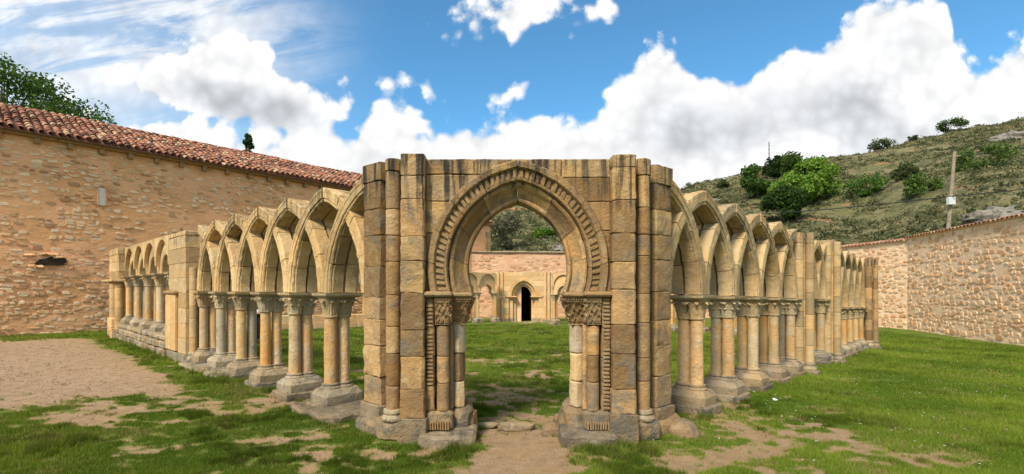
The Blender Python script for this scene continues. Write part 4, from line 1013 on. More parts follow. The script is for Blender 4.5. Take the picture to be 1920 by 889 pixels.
def rubble(root, A, B, z0, z1, mat, sw, sh, cover, name='rubble_stone', jitter=0.35, depth=0.04, proud=0.014, keep=None, limit=300):
    A_ = Vector((*A, 0)); B_ = Vector((*B, 0)); L = (B_-A_).length; d = (B_-A_)/L; nrm = Vector((d.y, -d.x, 0))
    items = []; zmax = max(z1); z = min(z0)
    rot = np.array([[d.x, -nrm.x, 0], [d.y, -nrm.y, 0], [0, 0, 1]])
    while z < zmax:
        h = random.uniform(*sh); t = random.uniform(0, sw[0])
        while t < L:
            w = random.uniform(*sw); f = (t+w/2)/L; zc = z+h/2+random.uniform(-1, 1)*h*jitter
            zb = z0[0]+(z0[1]-z0[0])*f; zt = z1[0]+(z1[1]-z1[0])*f
            hh = h*random.uniform(0.75, 1.15)
            if f < 1 and zb+hh*0.2 < zc < zt-hh*0.45 and random.random() < cover(t+w/2, zc):
                p = A_+d*(t+w/2)+nrm*(proud-depth*random.uniform(0.55, 1.0)); a = random.uniform(-0.14, 0.14)
                ra = np.array([[math.cos(a), 0, -math.sin(a)], [0, 1, 0], [math.sin(a), 0, math.cos(a)]])
                if keep is None or keep(p.x, p.y, zc): items.append((random.randrange(14), (p.x, p.y, zc), (rot@ra).tolist(), (w*0.5*random.uniform(0.86, 0.99), depth, hh*0.47)))
            t += w*random.uniform(0.98, 1.08)
        z += h*0.97
    scatter_parts(root, name, UST, mat, items, limit)
def half_tile(seed):
    n = 6; vs = []; fs = []
    for y, r, zoff in ((-0.5, 1.0, 0.25), (0.5, 0.80, 0.0)):
        for rr in (r, r*0.80):
            for i in range(n+1):
                a = PI*i/n; vs.append((rr*math.cos(a), y, zoff+rr*math.sin(a)*0.9))
    s_ = n+1
    for i in range(n): fs.append((i, 2*s_+i, 2*s_+i+1, i+1)); fs.append((s_+i, i, i+1, s_+i+1)); fs.append((s_+i+1, 3*s_+i+1, 3*s_+i, s_+i))
    return np.array(vs), fs
TILE = [half_tile(0)]
def nb1(x, y, s): return float(fbm(np.array([x]), np.array([y]), s)[0])
# enclosure walls on the right and behind
CB, CC, CD = (19.3, 35.0), (20.3, 25.2), (18.45, 17.2)
w1 = thing('enclosure_wall', 'bright rubble wall with tile coping at the right edge of the lawn', 'wall', (19.4, 21.2, 0), 'rubble walls round the cloister')
CE = (17.4, 12.8)
slab(w1, CC, CE, (-0.6,-0.4), (4.24,4.34), 0.6, 'mortar_right', 'mortar_body', 0.02)
rubble(w1, CC, CE, (-0.6,-0.4), (4.24,4.34), 'rub_r', (0.13,0.52), (0.10,0.27), lambda t, z: 0.93 if z < 2 else 0.80)
w2 = thing('enclosure_wall', 'shaded rubble wall behind the end of the right arcade', 'wall', (19.8, 30, 0), 'rubble walls round the cloister')
slab(w2, CB, CC, (-0.7,-0.6), (4.12,4.12), 0.6, 'mortar_right', 'mortar_body', 0.03)
rubble(w2, CB, CC, (-0.7,-0.6), (4.12,4.12), 'rub_r', (0.16,0.56), (0.11,0.28), lambda t, z: 0.9)
def coping(root, A, B, z, mat='tile', pitch=0.24):
    A = Vector((*A, 0)); B = Vector((*B, 0)); L = (B-A).length; d = (B-A)/L; nrm = Vector((d.y, -d.x, 0)); items = []
    t = 0.1
    while t < L:
        zz = z[0]+(z[1]-z[0])*t/L; p = A+d*t-nrm*0.22+Vector((0,0,zz+0.045)); up = Vector((-nrm.x, -nrm.y, 0.28)).normalized(); ac = d; nn = ac.cross(up)
        rot = np.array([[ac.x, up.x, nn.x], [ac.y, up.y, nn.y], [ac.z, up.z, nn.z]])
        items.append((0, tuple(p), rot.tolist(), (0.105*random.uniform(0.9,1.08), 0.74, 0.09))); t += pitch*random.uniform(0.9, 1.1)
    scatter_parts(root, 'coping_tile', TILE, mat, items, 300)
    mb = MB(); q = [A+nrm*0.10, B+nrm*0.10, B-nrm*0.66, A-nrm*0.66]
    vs = [(p.x, p.y, zz+h) for h in (-0.03, 0.05) for p, zz in zip(q, (z[0], z[1], z[1], z[0]))]
    mb.add(vs, [(3,2,1,0),(4,5,6,7),(0,1,5,4),(1,2,6,5),(2,3,7,6),(3,0,4,7)]); mb.build('coping_course', M['wood'] if False else M['mortar_right'], root, smooth=False)
coping(w1, CC, CE, (4.25,4.35)); coping(w2, CB, CC, (4.13,4.13))
CA = (-3.6, 35.4)
w3 = thing('enclosure_wall', 'reddish rubble back wall beyond the far gateway', 'wall', (6, 35, -0.5), 'rubble walls round the cloister')
slab(w3, CA, CB, (-0.8,-0.8), (4.25,4.1), 0.6, 'mortar_back', 'mortar_body', 0.04)
rubble(w3, CA, CB, (-0.8,-0.8), (4.25,4.1), 'rub_b', (0.28,0.62), (0.17,0.32), lambda t, z: 0.72)
mb = MB(); A_, B_ = Vector((*CA,0)), Vector((*CB,0))
t = 0.0
while t < 0.999:
    e = min(1.0, t+random.uniform(0.03, 0.05)); a0 = A_+(B_-A_)*t; a1 = A_+(B_-A_)*(e-0.0006); zt = 4.25-0.15*t
    mb = MB(); prism(mb, [(a0.x,a0.y-0.14),(a1.x,a1.y-0.14),(a1.x,a1.y+0.7),(a0.x,a0.y+0.7)], zt, zt+0.10+random.uniform(-0.02,0.02), IDP, step=0.4, amp=0.012, ch=0.015); mb.build('coping_slab', M['base'], w3); t = e
# ------------------------------------------------------------------ church
ch0 = Vector((-17.4, 16.7, 0)); cd = Vector((0.6467, 0.7628, 0)); cn = Vector((0.7628, -0.6467, 0))
def CH(t, n=0.0, z=0.0): return ch0+cd*t+cn*n+Vector((0, 0, z))
church = thing('church', 'long church wall of plastered rubble under a red tiled roof at left', 'church', CH(3, 0, 0))
T0, T1, ZE = -7.0, 16.2, 6.95
pA, pB = CH(T0), CH(T1)
slab(church, (pA.x,pA.y), (pB.x,pB.y), (-0.7,-0.7), (ZE,ZE), 6.4, 'mortar_church', 'wall_body', 0.04, 0.25)
def church_cover(t, z):
    tt = t+T0; n = nb1(tt*0.45, z*0.8, 5); n2 = nb1(tt*0.22+9, z*0.5, 8)
    c = 0.10+0.9*max(0, n-0.44)/0.2*0.6
    if z > 5.0: c += 0.55*(0.45+0.55*(n2 > 0.42))
    elif z > 3.9: c += 0.18
    if z < 1.5: c += 0.5*(n2 > 0.40)
    if 0.5 < z < 2.6 and n > 0.50: c += 0.35
    return min(0.9, c)
rubble(church, (pA.x,pA.y), (pB.x,pB.y), (-0.5,-0.5), (ZE-0.08,ZE-0.08), 'rub_c', (0.11,0.42), (0.06,0.18), church_cover, depth=0.05, proud=0.018, keep=lambda x, y, z: x/y < -0.24 and x/y > -1.15)
def chbox(name, t0, t1, n0, n1, z0, z1, mat, amp=0.004, parent=None, step=0.12, ch=0.012):
    mb = MB(); prism(mb, [(t0,n0),(t1,n0),(t1,n1),(t0,n1)], z0, z1, lambda a, b, h: CH(a, b, h), step=step, amp=amp, ch=ch); return mb.build(name, M[mat], parent or church)
t = T0
while t < T1:
    e = min(T1, t+random.uniform(1.2, 2.2)); chbox('cornice_beam', t, e-0.004, -0.1, 0.26, ZE, ZE+0.13, 'wood', 0.008, step=0.4); t = e
t = T0+0.3
while t < T1:
    if random.random() < 0.93: chbox('corbel', t, t+0.17, -0.1, 0.22, ZE-0.20, ZE-0.002, 'wood', 0.008, step=0)
    t += 0.92*random.uniform(0.92, 1.1)
roof = empty('roof', CH(4, -1.5, 7.1), church)
NB, RISE, OVH = 3.3, 1.62, 0.42
zE = ZE+0.13; zR = zE+RISE
mb = MB(); Lr = [CH(T0, OVH, zE-0.05), CH(T1, OVH, zE-0.05), CH(T1, -NB, zR), CH(T0, -NB, zR), CH(T1, -6.9, zE), CH(T0, -6.9, zE)]
vs = [tuple(p) for p in Lr]+[(p.x, p.y, p.z+0.05) for p in Lr]
mb.add(vs, [(0,3,2,1),(3,5,4,2),(6,7,8,9),(9,8,10,11),(0,1,7,6),(4,5,11,10),(1,2,4,10,8,7),(0,6,9,11,5,3)]); mb.build('roof_deck', M['tile'], roof, smooth=False)
sl = Vector((-cn.x, -cn.y, (RISE+0.05)/(NB+OVH))); SLEN = (NB+OVH)*sl.length; sl.normalize(); rn = cd.cross(sl); rn.normalize()
if rn.z < 0: rn = -rn
ac = sl.cross(rn)
items = []; pitch = 0.245; exp_ = 0.325
rows = int(SLEN/exp_)+1; ncol_ = int((T1-T0)/pitch)
for j in range(rows):
    for i in range(ncol_):
        tt = T0+(i+0.5)*pitch+random.uniform(-0.018, 0.018); q = CH(tt, OVH+0.04, zE)+sl*(exp_*(j+0.5)+random.uniform(-0.025, 0.025))+rn*(0.035+0.07*(mnoise.noise(Vector((tt*0.35, j*0.25, 1.7)))))+Vector((0,0,random.uniform(-0.008,0.012)))
        a = random.gauss(0, 0.045); A1 = ac*math.cos(a)+sl*math.sin(a); S1 = sl*math.cos(a)-ac*math.sin(a)
        rot = [[A1.x, S1.x, rn.x], [A1.y, S1.y, rn.y], [A1.z, S1.z, rn.z]]
        items.append((0, tuple(q), rot, (0.102*random.uniform(0.92,1.06), 0.43, 0.098*random.uniform(0.9,1.1))))
scatter_parts(roof, 'roof_tile', TILE, 'tile', items, 300)
items = []
for i in range(int((T1-T0)/0.36)):
    q = CH(T0+(i+0.5)*0.36, -NB, zR+0.02); rot = [[cn.x, cd.x, 0], [cn.y, cd.y, 0], [0, 0, 1]]; items.append((0, tuple(q), rot, (0.13, 0.42, 0.13)))
scatter_parts(roof, 'ridge_tile', TILE, 'tile', items, 300)
# slit window and the broken hole
wn = empty('slit_window', CH(3.0, 0.05, 4.6), church)
def ch_at(px):
    r = (px-CX)/FPX; return (r*ch0.y-ch0.x)/(cd.x-r*cd.y)
tw = ch_at(190); Yw = CH(tw).y; zw0 = CAMZ-(386-HY)/FPX*Yw; zw1 = CAMZ-(349-HY)/FPX*Yw
chbox('window_board', tw-0.10, tw+0.10, -0.2, 0.075, zw0, zw1-0.08, 'plank', 0.002, wn, 0); 
mb = MB(); prism(mb, [(0.13*math.cos(PI*k/8), zw1-0.10+0.13*math.sin(PI*k/8)) for k in range(9)]+[(-0.13, zw0), (-0.10, zw0), ] + [(-0.10, zw1-0.10)] + [(0.10*math.cos(PI-PI*k/8), zw1-0.10+0.10*math.sin(PI-PI*k/8)) for k in range(9)]+[(0.10, zw0), (0.13, zw0)], -0.1, 0.09, lambda a, b, h: CH(tw+a, h, b), cut=0, step=0, ch=0, amp=0, gap=0); mb.build('window_surround', M['mortar_church'], wn, smooth=False)
th = ch_at(95); Yh = CH(th).y; zh = CAMZ-(490-HY)/FPX*Yh
hole = empty('broken_hole', CH(th, 0.05, zh), church)
mb = MB(); pts = []
for k in range(18):
    a = 2*PI*k/18; rr = 1+0.45*mnoise.noise(Vector((math.cos(a)*1.7, math.sin(a)*1.7, 3.3))); pts.append((0.50*rr*math.cos(a)*(1-0.25*math.sin(a)), 0.17*rr*math.sin(a)+0.05*math.cos(a)))
vs = [tuple(CH(th+x*0.92, 0.072, zh+z*0.92)) for x, z in pts]+[tuple(CH(th+x*0.4, 0.066, zh+z*0.4)) for x, z in pts]
mb.add(vs, [(i, (i+1)%18, 18+(i+1)%18, 18+i) for i in range(18)]+[tuple(range(18, 36))]); mb.build('painted_cavity', M['shade_dark'], hole)  # almost flat dark patch: the shade of the hole's depth is in its colour
for k in range(13):
    x = random.uniform(-0.55, 0.55); up = random.random() < 0.62; z = (0.17+random.uniform(-0.02, 0.08)) if up else -0.17-random.uniform(0, 0.06)
    mb = MB(); p = CH(th+x, 0.02, zh+z); rough_rock(mb, tuple(p), (random.uniform(0.09,0.22), random.uniform(0.08,0.13) if up else 0.06, random.uniform(0.03,0.055)), 9, 5, 0.5); mb.build('rim_stone', M['rub_c' if k%2 else 'mortar_church'], hole, smooth=R_(25))
# lower presbytery at the far end
ps = empty('presbytery', CH(19.8, 0, 0), church)
chbox('wall_body', 16.2, 25.55, -5.5, -1.0, -0.8, 6.36, 'mortar_church', 0.03, ps, 0.5)
for k in range(14):
    chbox('corner_stone', 25.15-(0.16 if k%2 else 0), 25.60, -1.5, -0.96, 0.2+k*0.42-0.4+0.2, 0.2+k*0.42+0.2, 'arch', 0.006, ps, 0.2)
chbox('cornice', 16.2, 25.75, -5.7, -0.80, 6.36, 6.48, 'wood', 0.01, ps, 0.5)
items = []
for i in range(39):
    for j in range(6):
        q = CH(16.4+i*0.245, -0.72, 6.52)+Vector((-cn.x, -cn.y, 0.42)).normalized()*(0.36*(j+0.5)); up = Vector((-cn.x, -cn.y, 0.42)).normalized(); nn = up.cross(cd)
        nn = nn if nn.z > 0 else -nn; a2 = up.cross(nn); items.append((0, tuple(q), [[a2.x, up.x, nn.x], [a2.y, up.y, nn.y], [a2.z, up.z, nn.z]], (0.11, 0.44, 0.12)))
scatter_parts(ps, 'roof_tile', TILE, 'tile', items, 200)
chbox('roof_body', 16.3, 25.70, -5.6, -1.1, 6.48, 6.8, 'tile', 0.01, ps, 0.5)
# ------------------------------------------------------------------ hill
RK = [-1.6, -0.8, -0.3, 0.0, 0.2, 0.35, 0.5, 0.65, 0.8, 1.04, 1.3, 1.8, 2.4]
EK = [0.10, 0.13, 0.15, 0.178, 0.192, 0.207, 0.243, 0.278, 0.305, 0.352, 0.37, 0.36, 0.30]
def hill_z(x, y):
    r = x/y; E = np.interp(r, RK, EK); s0 = 37.0-15.0*ss(r, 0.66, 1.0)
    w = np.clip((y-s0)/(112.0-s0), 0, 1.6); prof = np.where(w < 1, 0.05*ss(w, 0.0, 0.05)+0.95*(np.maximum(w, 1e-6)**1.12), 1.0-0.35*(w-1))
    z = -0.6+(E*112.0+1.7)*prof
    bumps = (fbm(x*0.09, y*0.09, 51)-0.5)*4.0*ss(w, 0.08, 0.4)+(fbm(x*0.33, y*0.33, 57)-0.5)*1.6*ss(w, 0.03, 0.2)
    return z+bumps*0.75
rr_ = np.concatenate([np.linspace(-1.6, -0.25, 60, endpoint=False), np.linspace(-0.25, 1.2, 260, endpoint=False), np.linspace(1.2, 2.4, 50)]); yy_ = 36.9+np.linspace(0, 1, 190)**1.35*113.0
yy_ = np.concatenate([[23.0, 25.5, 28.0, 30.0, 32.0, 34.0, 35.5], yy_])
RR, YY = np.meshgrid(rr_, yy_); XX = RR*YY; ZZ = hill_z(XX, YY)
s0_ = 37.0-15.0*ss(RR, 0.66, 1.0); ZZ = np.where(YY < s0_+0.3, np.minimum(ZZ, -0.9), ZZ)
inside = (XX < 19.9+0.1*(YY-25)*0) & (YY < 36.2); ZZ = np.where(inside, -0.9, ZZ)
me = bpy.data.meshes.new('hill'); n1_, n2_ = RR.shape; ii = np.arange(n1_*n2_).reshape(n1_, n2_)
qf = np.stack([ii[:-1,:-1], ii[:-1,1:], ii[1:,1:], ii[1:,:-1]], -1).reshape(-1, 4)
me.from_pydata(np.stack([XX.ravel(), YY.ravel(), ZZ.ravel()], 1).tolist(), [], qf.tolist())
def hill_mat():
    m, T, b = new_mat('scrub_hillside')
    p = T.n('ShaderNodeNewGeometry').outputs['Position']
    n1 = T.noise(p, 0.09, 6.0, 0.6, 0.3); n2 = T.noise(p, 0.55, 8.0, 0.68, 0.3); n3 = T.noise(p, 3.0, 6.0, 0.7); n4 = T.noise(T.scl(p, (0.35, 0.35, 1.6)), 0.35, 6.0, 0.6, 0.6)
    c = T.mix(T.sstep(n1, 0.38, 0.62), (0.125,0.122,0.048), (0.185,0.155,0.075))
    c = T.mix(T.m('MULTIPLY', T.sstep(n2, 0.46, 0.58), 0.85), c, (0.065,0.072,0.032))
    c = T.mix(T.m('MULTIPLY', T.sstep(n3, 0.52, 0.66), 0.65), c, (0.29,0.245,0.14))
    c = T.mix(T.m('MULTIPLY', T.sstep(n4, 0.635, 0.67), 0.9), c, (0.36,0.17,0.09))
    z = T.n('ShaderNodeSeparateXYZ', {0: p}).outputs[2]
    T.L.new(c, b.inputs['Base Color']); bump(T, b, T.m('ADD', n2, T.m('MULTIPLY', n3, 0.4)), 0.9, 0.5)
    return m
finish(me, hill_mat(), True); tag(place('hill', me, None, (0,0,0)), 'scrubby hillside rising behind the walls', kind='structure')
def hz(x, y): return float(hill_z(np.array([x]), np.array([y]))[0])
def leaf_mesh(name, pts, nrm_bias, size, cols, aspect=0.6, jitter=0.35):
    """many small leaf faces at the given points"""
    n = len(pts); u = rng.normal(size=(n, 3)); u /= np.linalg.norm(u, axis=1)[:,None]
    t = rng.normal(size=(n, 3))+nrm_bias; t -= (t*u).sum(1)[:,None]*u; t /= np.linalg.norm(t, axis=1)[:,None]
    s = size*(1+jitter*rng.uniform(-1, 1, n)); a = u*s[:,None]; b_ = t*(s*aspect)[:,None]
    V = np.stack([pts-a*0.5, pts+b_*0.5, pts+a*0.5, pts-b_*0.5], 1).reshape(-1, 3)
    me = bpy.data.meshes.new(name); F_ = np.arange(4*n).reshape(n, 4)
    me.vertices.add(4*n); me.vertices.foreach_set('co', V.ravel().astype(np.float32)); me.loops.add(4*n); me.loops.foreach_set('vertex_index', F_.ravel().astype(np.int32))
    me.polygons.add(n); me.polygons.foreach_set('loop_start', (np.arange(n)*4).astype(np.int32)); me.update(calc_edges=True); me.validate()
    ca = me.color_attributes.new('col', 'FLOAT_COLOR', 'POINT'); cc = np.repeat(np.concatenate([cols, np.ones((n, 1))], 1), 4, 0); ca.data.foreach_set('color', cc.ravel().astype(np.float32))
    me.materials.append(M['leaf']); return me
def leaf_cols(n, base, var=0.35, light=None, lf=0.3):
    b = np.array(base)[None,:]*(1+var*rng.uniform(-1, 1, (n, 1)))
    if light is not None:
        k = rng.random(n) < lf; b[k] = np.array(light)*(1+var*rng.uniform(-1, 1, (k.sum(), 1)))
    return np.clip(b*(1+0.10*rng.uniform(-1, 1, (n, 3))), 0.004, 1)
# low scrub over the whole hillside: uncountable
NP_ = 54000
r_ = rng.uniform(-0.3, 1.55, NP_); y_ = 38.0+rng.random(NP_)**0.75*88; s0_ = 37.0-15.0*ss(r_, 0.66, 1.0); kk = rng.random(NP_) < 0.25
y_ = np.where((r_ > 0.7) & kk, s0_+1+rng.random(NP_)*16, y_)
x_ = r_*y_; okm = (fbm(x_*0.12, y_*0.12, 71)+0.35*(fbm(x_*0.5, y_*0.5, 73)-0.5) > 0.33) & ~((x_ < 21.2) & (y_ < 36.5)); x_, y_ = x_[okm], y_[okm]; z_ = hill_z(x_, y_)
k_ = 12; n = len(x_); sz = 0.22+0.55*rng.random(n)**3
off = rng.normal(size=(n, k_, 3)); off /= np.linalg.norm(off, axis=2)[:,:,None]; off[:,:,2] = np.abs(off[:,:,2])*0.8; off *= (sz[:,None]*(0.45+0.65*rng.random((n, k_))))[:,:,None]
P_ = (np.stack([x_, y_, z_-0.05], 1)[:,None,:]+off).reshape(-1, 3)
bc = np.where(rng.random((n, 1)) < 0.62, np.array([[0.080,0.092,0.040]]), np.where(rng.random((n, 1)) < 0.6, np.array([[0.155,0.16,0.078]]), np.array([[0.26,0.22,0.115]])))*(0.75+0.5*rng.random((n, 1)))
sc_me = leaf_mesh('scrub', P_, np.array([0,0,0.4]), np.repeat(sz*0.50, k_), np.clip(np.repeat(bc, k_, 0)*(0.75+0.5*rng.random((n*k_, 1))), 0, 1), 0.7)
tag(place('scrub', sc_me, None, (0,0,0)), 'grey-green scrub covering the hillside', 'scrub', kind='stuff')
# ------------------------------------------------------------------ trees and bushes
def tree(name, label, base, H, rx, rz, n_clump, n_leaf, lsize, base_c, light_c, cat='tree', trunk_h=0.35, group=None, lean=(0,0), conif=False, tr=None, seed=0, spread=0.27):
    rg = np.random.default_rng(seed+101); b = Vector(base)
    t = thing(name, label, cat, b, group)
    top = b+Vector((lean[0], lean[1], H)); tr = tr or H*0.028
    mb = MB(); nseg = 7; path = [b+(top-b)*(0.92*k/nseg)+Vector((math.sin(k*1.7+seed)*0.02*H*(k > 0), math.cos(k*2.1+seed)*0.02*H*(k > 0), -0.15 if k == 0 else 0)) for k in range(nseg+1)]
    tube(mb, path, [tr*(1.25-0.16*k) for k in range(nseg+1)], 8)
    cen = []
    zc0 = b.z+H*trunk_h
    for k in range(n_clump):
        while True:
            d = rg.uniform(-1, 1, 3)
            if np.linalg.norm(d) < 1: break
        f = 0.5+d[2]*0.5
        if conif: w = (1-f)*0.95+0.08; p = np.array([d[0]*rx*w, d[1]*rx*w, zc0-b.z+(H-(zc0-b.z))*f])
        else:
            d = d/np.linalg.norm(d)*np.linalg.norm(d)**0.5; p = np.array([d[0]*rx, d[1]*rx, (zc0-b.z)+(H-(zc0-b.z))*(0.5+0.5*d[2])])
            f = (p[2]-(zc0-b.z))/(H-(zc0-b.z))
        p = p+np.array([lean[0], lean[1], 0])*p[2]/H; cen.append(p)
        st = path[max(1, min(nseg-1, int(nseg*(p[2]/H)*0.75)))]; e = b+Vector(p); mid = st+(e-st)*0.5+Vector((0, 0, 0.06*H*(0.3 if conif else 1)))
        tube(mb, [st, mid, e], [tr*0.38, tr*0.24, tr*0.08], 5)
    mb.build('trunk', M['bark'], t, origin=b)
    cen = np.array(cen); per = n_leaf//n_clump; pts = []; cl = []
    for p in cen:
        sg = spread*(rx+rz)/2*rg.uniform(0.6, 1.15); q = rg.normal(size=(per, 3))*np.array([sg, sg, sg*0.72]); rad = np.linalg.norm(q, axis=1)
        q *= (np.minimum(1, 1.7*sg/np.maximum(rad, 1e-6)))[:,None]
        pts.append(p+q); cl.append(leaf_cols(per, base_c, 0.35, light_c, rg.uniform(0.1, 0.6)))
    pts = np.concatenate(pts); pts[:,2] = np.maximum(pts[:,2], 0.04*H)
    me = leaf_mesh('crown', pts, np.array([0,0,0.3]), np.full(len(pts), lsize), np.concatenate(cl)); place('crown', me, t, b)
    return t
def on_hill(px, Y): x = (px-CX)/FPX*Y; return Vector((x, Y, hz(x, Y)))
def size_px(n, Y): return n*Y/FPX
DK, LT = (0.035,0.062,0.018), (0.075,0.115,0.03)
BR, BL = (0.13,0.22,0.035), (0.21,0.33,0.06)
def place_tree(px, py_base, py_top, wpx, Yg, name, label, **kw):
    # search the depth at which the hillside appears at py_base
    best = None
    for Y in np.linspace(40, 118, 157):
        z = hz((px-CX)/FPX*Y, Y); py = HY-(z-CAMZ)/FPX*0; py = HY-(z-CAMZ)*FPX/Y
        d = abs(py-py_base)
        if best is None or d < best[0]: best = (d, Y, z)
    Y = best[1]; x = (px-CX)/FPX*Y; H = (py_base-py_top)*Y/FPX; w = wpx*Y/FPX
    return tree(name, label, (x, Y, best[2]), H, w/2, H/2, **kw), Y
TG = 'trees on the hillside'
place_tree(1420, 372, 312, 44, 0, 'tree', 'young mid-green tree left of the dark round tree on the hillside', n_clump=16, n_leaf=3600, lsize=0.42, base_c=(0.055,0.10,0.025), light_c=(0.10,0.16,0.04), group=TG, trunk_h=0.12, seed=1)
place_tree(1461, 333, 293, 46, 0, 'tree', 'dark round evergreen tree against the sky on the hillside', n_clump=20, n_leaf=4600, lsize=0.45, base_c=(0.030,0.050,0.018), light_c=(0.05,0.075,0.025), group=TG, trunk_h=0.10, seed=2)
place_tree(1498, 352, 288, 52, 0, 'tree', 'sparse dark tree between the round tree and the bright one', n_clump=17, n_leaf=3000, lsize=0.42, base_c=(0.05,0.085,0.02), light_c=(0.09,0.14,0.03), group=TG, trunk_h=0.18, seed=3)
place_tree(1530, 372, 296, 70, 0, 'tree', 'bright yellow-green leafy tree on the hillside', n_clump=26, n_leaf=6500, lsize=0.45, base_c=BR, light_c=BL, group=TG, trunk_h=0.08, seed=4)
place_tree(1490, 382, 336, 80, 0, 'tree', 'bright green bushy tree in front of the dark pine', n_clump=22, n_leaf=5000, lsize=0.42, base_c=BR, light_c=BL, group=TG, trunk_h=0.05, seed=5)
place_tree(1468, 415, 350, 56, 0, 'tree', 'dark bushy pine lowest in the hillside clump', n_clump=22, n_leaf=5000, lsize=0.36, base_c=(0.035,0.065,0.018), light_c=(0.07,0.12,0.03), group=TG, trunk_h=0.05, seed=6)
BG_ = 'bushes on the hillside'
for i, (px, pb, pt, w, c, l, lab) in enumerate(((1300,362,346,42,(0.08,0.115,0.03),(0.12,0.16,0.05),'low green bush on the skyline just right of the gateway'),(1355,352,338,18,(0.06,0.085,0.03),(0.09,0.12,0.04),'small dark bush on the skyline left of the tree clump'),
    (1620,366,336,64,(0.07,0.14,0.028),(0.12,0.20,0.045),'wide bright bush low on the slope right of the trees'),(1695,342,312,36,(0.07,0.095,0.035),(0.11,0.13,0.05),'olive round bush in the middle of the slope'),(1735,366,332,60,(0.08,0.135,0.03),(0.13,0.19,0.05),'bright low bush left of the utility pole'),
    (1655,268,253,36,(0.075,0.10,0.04),(0.11,0.14,0.06),'small pale bush on the skyline above the slope'),(1783,243,227,44,(0.055,0.095,0.025),(0.09,0.13,0.04),'spreading green bush on the skyline above the pole'),(1712,253,245,14,(0.08,0.10,0.04),(0.11,0.13,0.06),'tiny twiggy bush on the skyline between two larger ones'),
    (1840,318,284,90,(0.09,0.14,0.035),(0.13,0.18,0.05),'large olive-green bush right of the utility pole'),(1022,447,430,36,(0.085,0.15,0.02),(0.14,0.21,0.04),'round bright bush seen through the gateway above the back wall'),
    (945,470,395,50,(0.10,0.10,0.06),(0.15,0.15,0.08),'grey twiggy bush beside the presbytery seen through the gateway'),(1600,300,292,24,(0.07,0.09,0.035),(0.10,0.12,0.05),'low scrub bush high on the slope right of the bright tree'))):
    place_tree(px, pb, pt, w, 0, 'bush', lab, n_clump=14, n_leaf=1900 if w > 30 else 900, lsize=0.34, base_c=c, light_c=l, cat='bush', group=BG_, trunk_h=0.03, seed=20+i, spread=0.33)
p = CH(1.2, -9.5, 0)
def behind(px, py, Y): q = at(px, py, Y); return q
b = at(8, 541, 32.0); tree('tree', 'leafy green tree rising behind the church roof at the top left', (b.x, b.y, 0), 15.9, 5.5, 4.6, 90, 36000, 0.20, (0.050,0.095,0.022), (0.10,0.165,0.035), trunk_h=0.42, seed=64, spread=0.145, tr=0.32)
b = at(465, 541, 44.0); tree('cypress', 'small pointed conifer top showing over the church ridge', (b.x, b.y, 0), 16.0, 1.3, 1.2, 70, 12000, 0.2, (0.03,0.06,0.016), (0.055,0.09,0.025), trunk_h=0.3, conif=True, seed=62, spread=0.16)
# rocks on the slope
for i, (px, py, rx_, rz_, Y, lab) in enumerate(((1890,398,46,14,34,'broad grey rock outcrop above the right wall'),(1848,405,30,12,33,'small grey rock at the foot of the outcrop'),(1895,262,34,12,88,'pale craggy rocks high on the right slope'),(1868,268,18,7,88,'small pale rock beside the high crag'),(1345,376,20,6,85,'pale flat rock on the slope right of the gateway'),(1045,462,16,7,56,'grey rock above the back wall seen through the gateway'),(1900,358,26,7,52,'narrow light rock ledge near the right edge'))):
    x = (px-CX)/FPX*Y; z = CAMZ-(py-HY)/FPX*Y; mb = MB(); s_ = Y/FPX
    for k in range(5 if rx_ > 25 else 2):
        rough_rock(mb, (x+random.uniform(-0.5,0.5)*rx_*s_, Y+random.uniform(-0.6,0.6), z-rz_*s_*0.5+random.uniform(-0.2,0.25)*rz_*s_), (rx_*s_*random.uniform(0.4,0.65), rx_*s_*0.5, rz_*s_*random.uniform(0.7,1.2)), 16, 9, 0.5, 2.4)
    tag(mb.build('rock_outcrop', M['rock'], smooth=R_(25)), lab, 'rock', 'rock outcrops on the hillside')
# utility pole, cables, mast
Yp = 30.0; pb_ = at(1778, 430, Yp); pt_ = at(1790, 285, Yp); pole = thing('utility_pole', 'leaning weathered wooden utility pole behind the right wall', 'utility pole', (pb_.x, pb_.y, hz(pb_.x, pb_.y)))
mb = MB(); tube(mb, [(pb_.x-0.1, pb_.y, hz(pb_.x, pb_.y)-0.4), pb_, (pb_+pt_)/2, pt_], [0.125, 0.115, 0.10, 0.085], 12); mb.build('pole_shaft', M['pole'], pole)
bx_ = at(1783, 377, Yp-0.22); mb = MB(); prism(mb, [(bx_.x-0.20,bx_.y-0.11),(bx_.x+0.20,bx_.y-0.11),(bx_.x+0.20,bx_.y+0.10),(bx_.x-0.20,bx_.y+0.10)], bx_.z-0.23, bx_.z+0.23, IDP, step=0, amp=0, ch=0.012, gap=0); mb.build('metal_box', M['metal'], pole)
it_ = at(1791, 293, Yp); mb = MB(); prism(mb, [(it_.x-0.16,it_.y-0.06),(it_.x+0.28,it_.y-0.06),(it_.x+0.28,it_.y+0.06),(it_.x-0.16,it_.y+0.06)], it_.z-0.05, it_.z+0.05, IDP, step=0, amp=0, ch=0.01, gap=0); mb.build('bracket', M['pole'], pole)
def cable(name, a, b, sag, r, label):
    mb = MB(); pts = [Vector(a)+(Vector(b)-Vector(a))*k/24-Vector((0,0,sag*4*(k/24)*(1-k/24))) for k in range(25)]; tube(mb, pts, [r]*25, 5)
    tag(mb.build(name, M['cable'], None), label, 'cable', 'overhead cables')
p2 = at(1150, 392, 70.0); gz2 = hz(p2.x, p2.y)
cable('overhead_cable', at(1778, 369, Yp-0.15), p2, 1.0, 0.034, 'dark cable crossing the hillside left of the utility pole')
cable('overhead_cable', at(1778, 369, Yp-0.15), (34.0, 14.0, 7.4), 0.3, 0.026, 'dark cable from the pole box to the right edge')
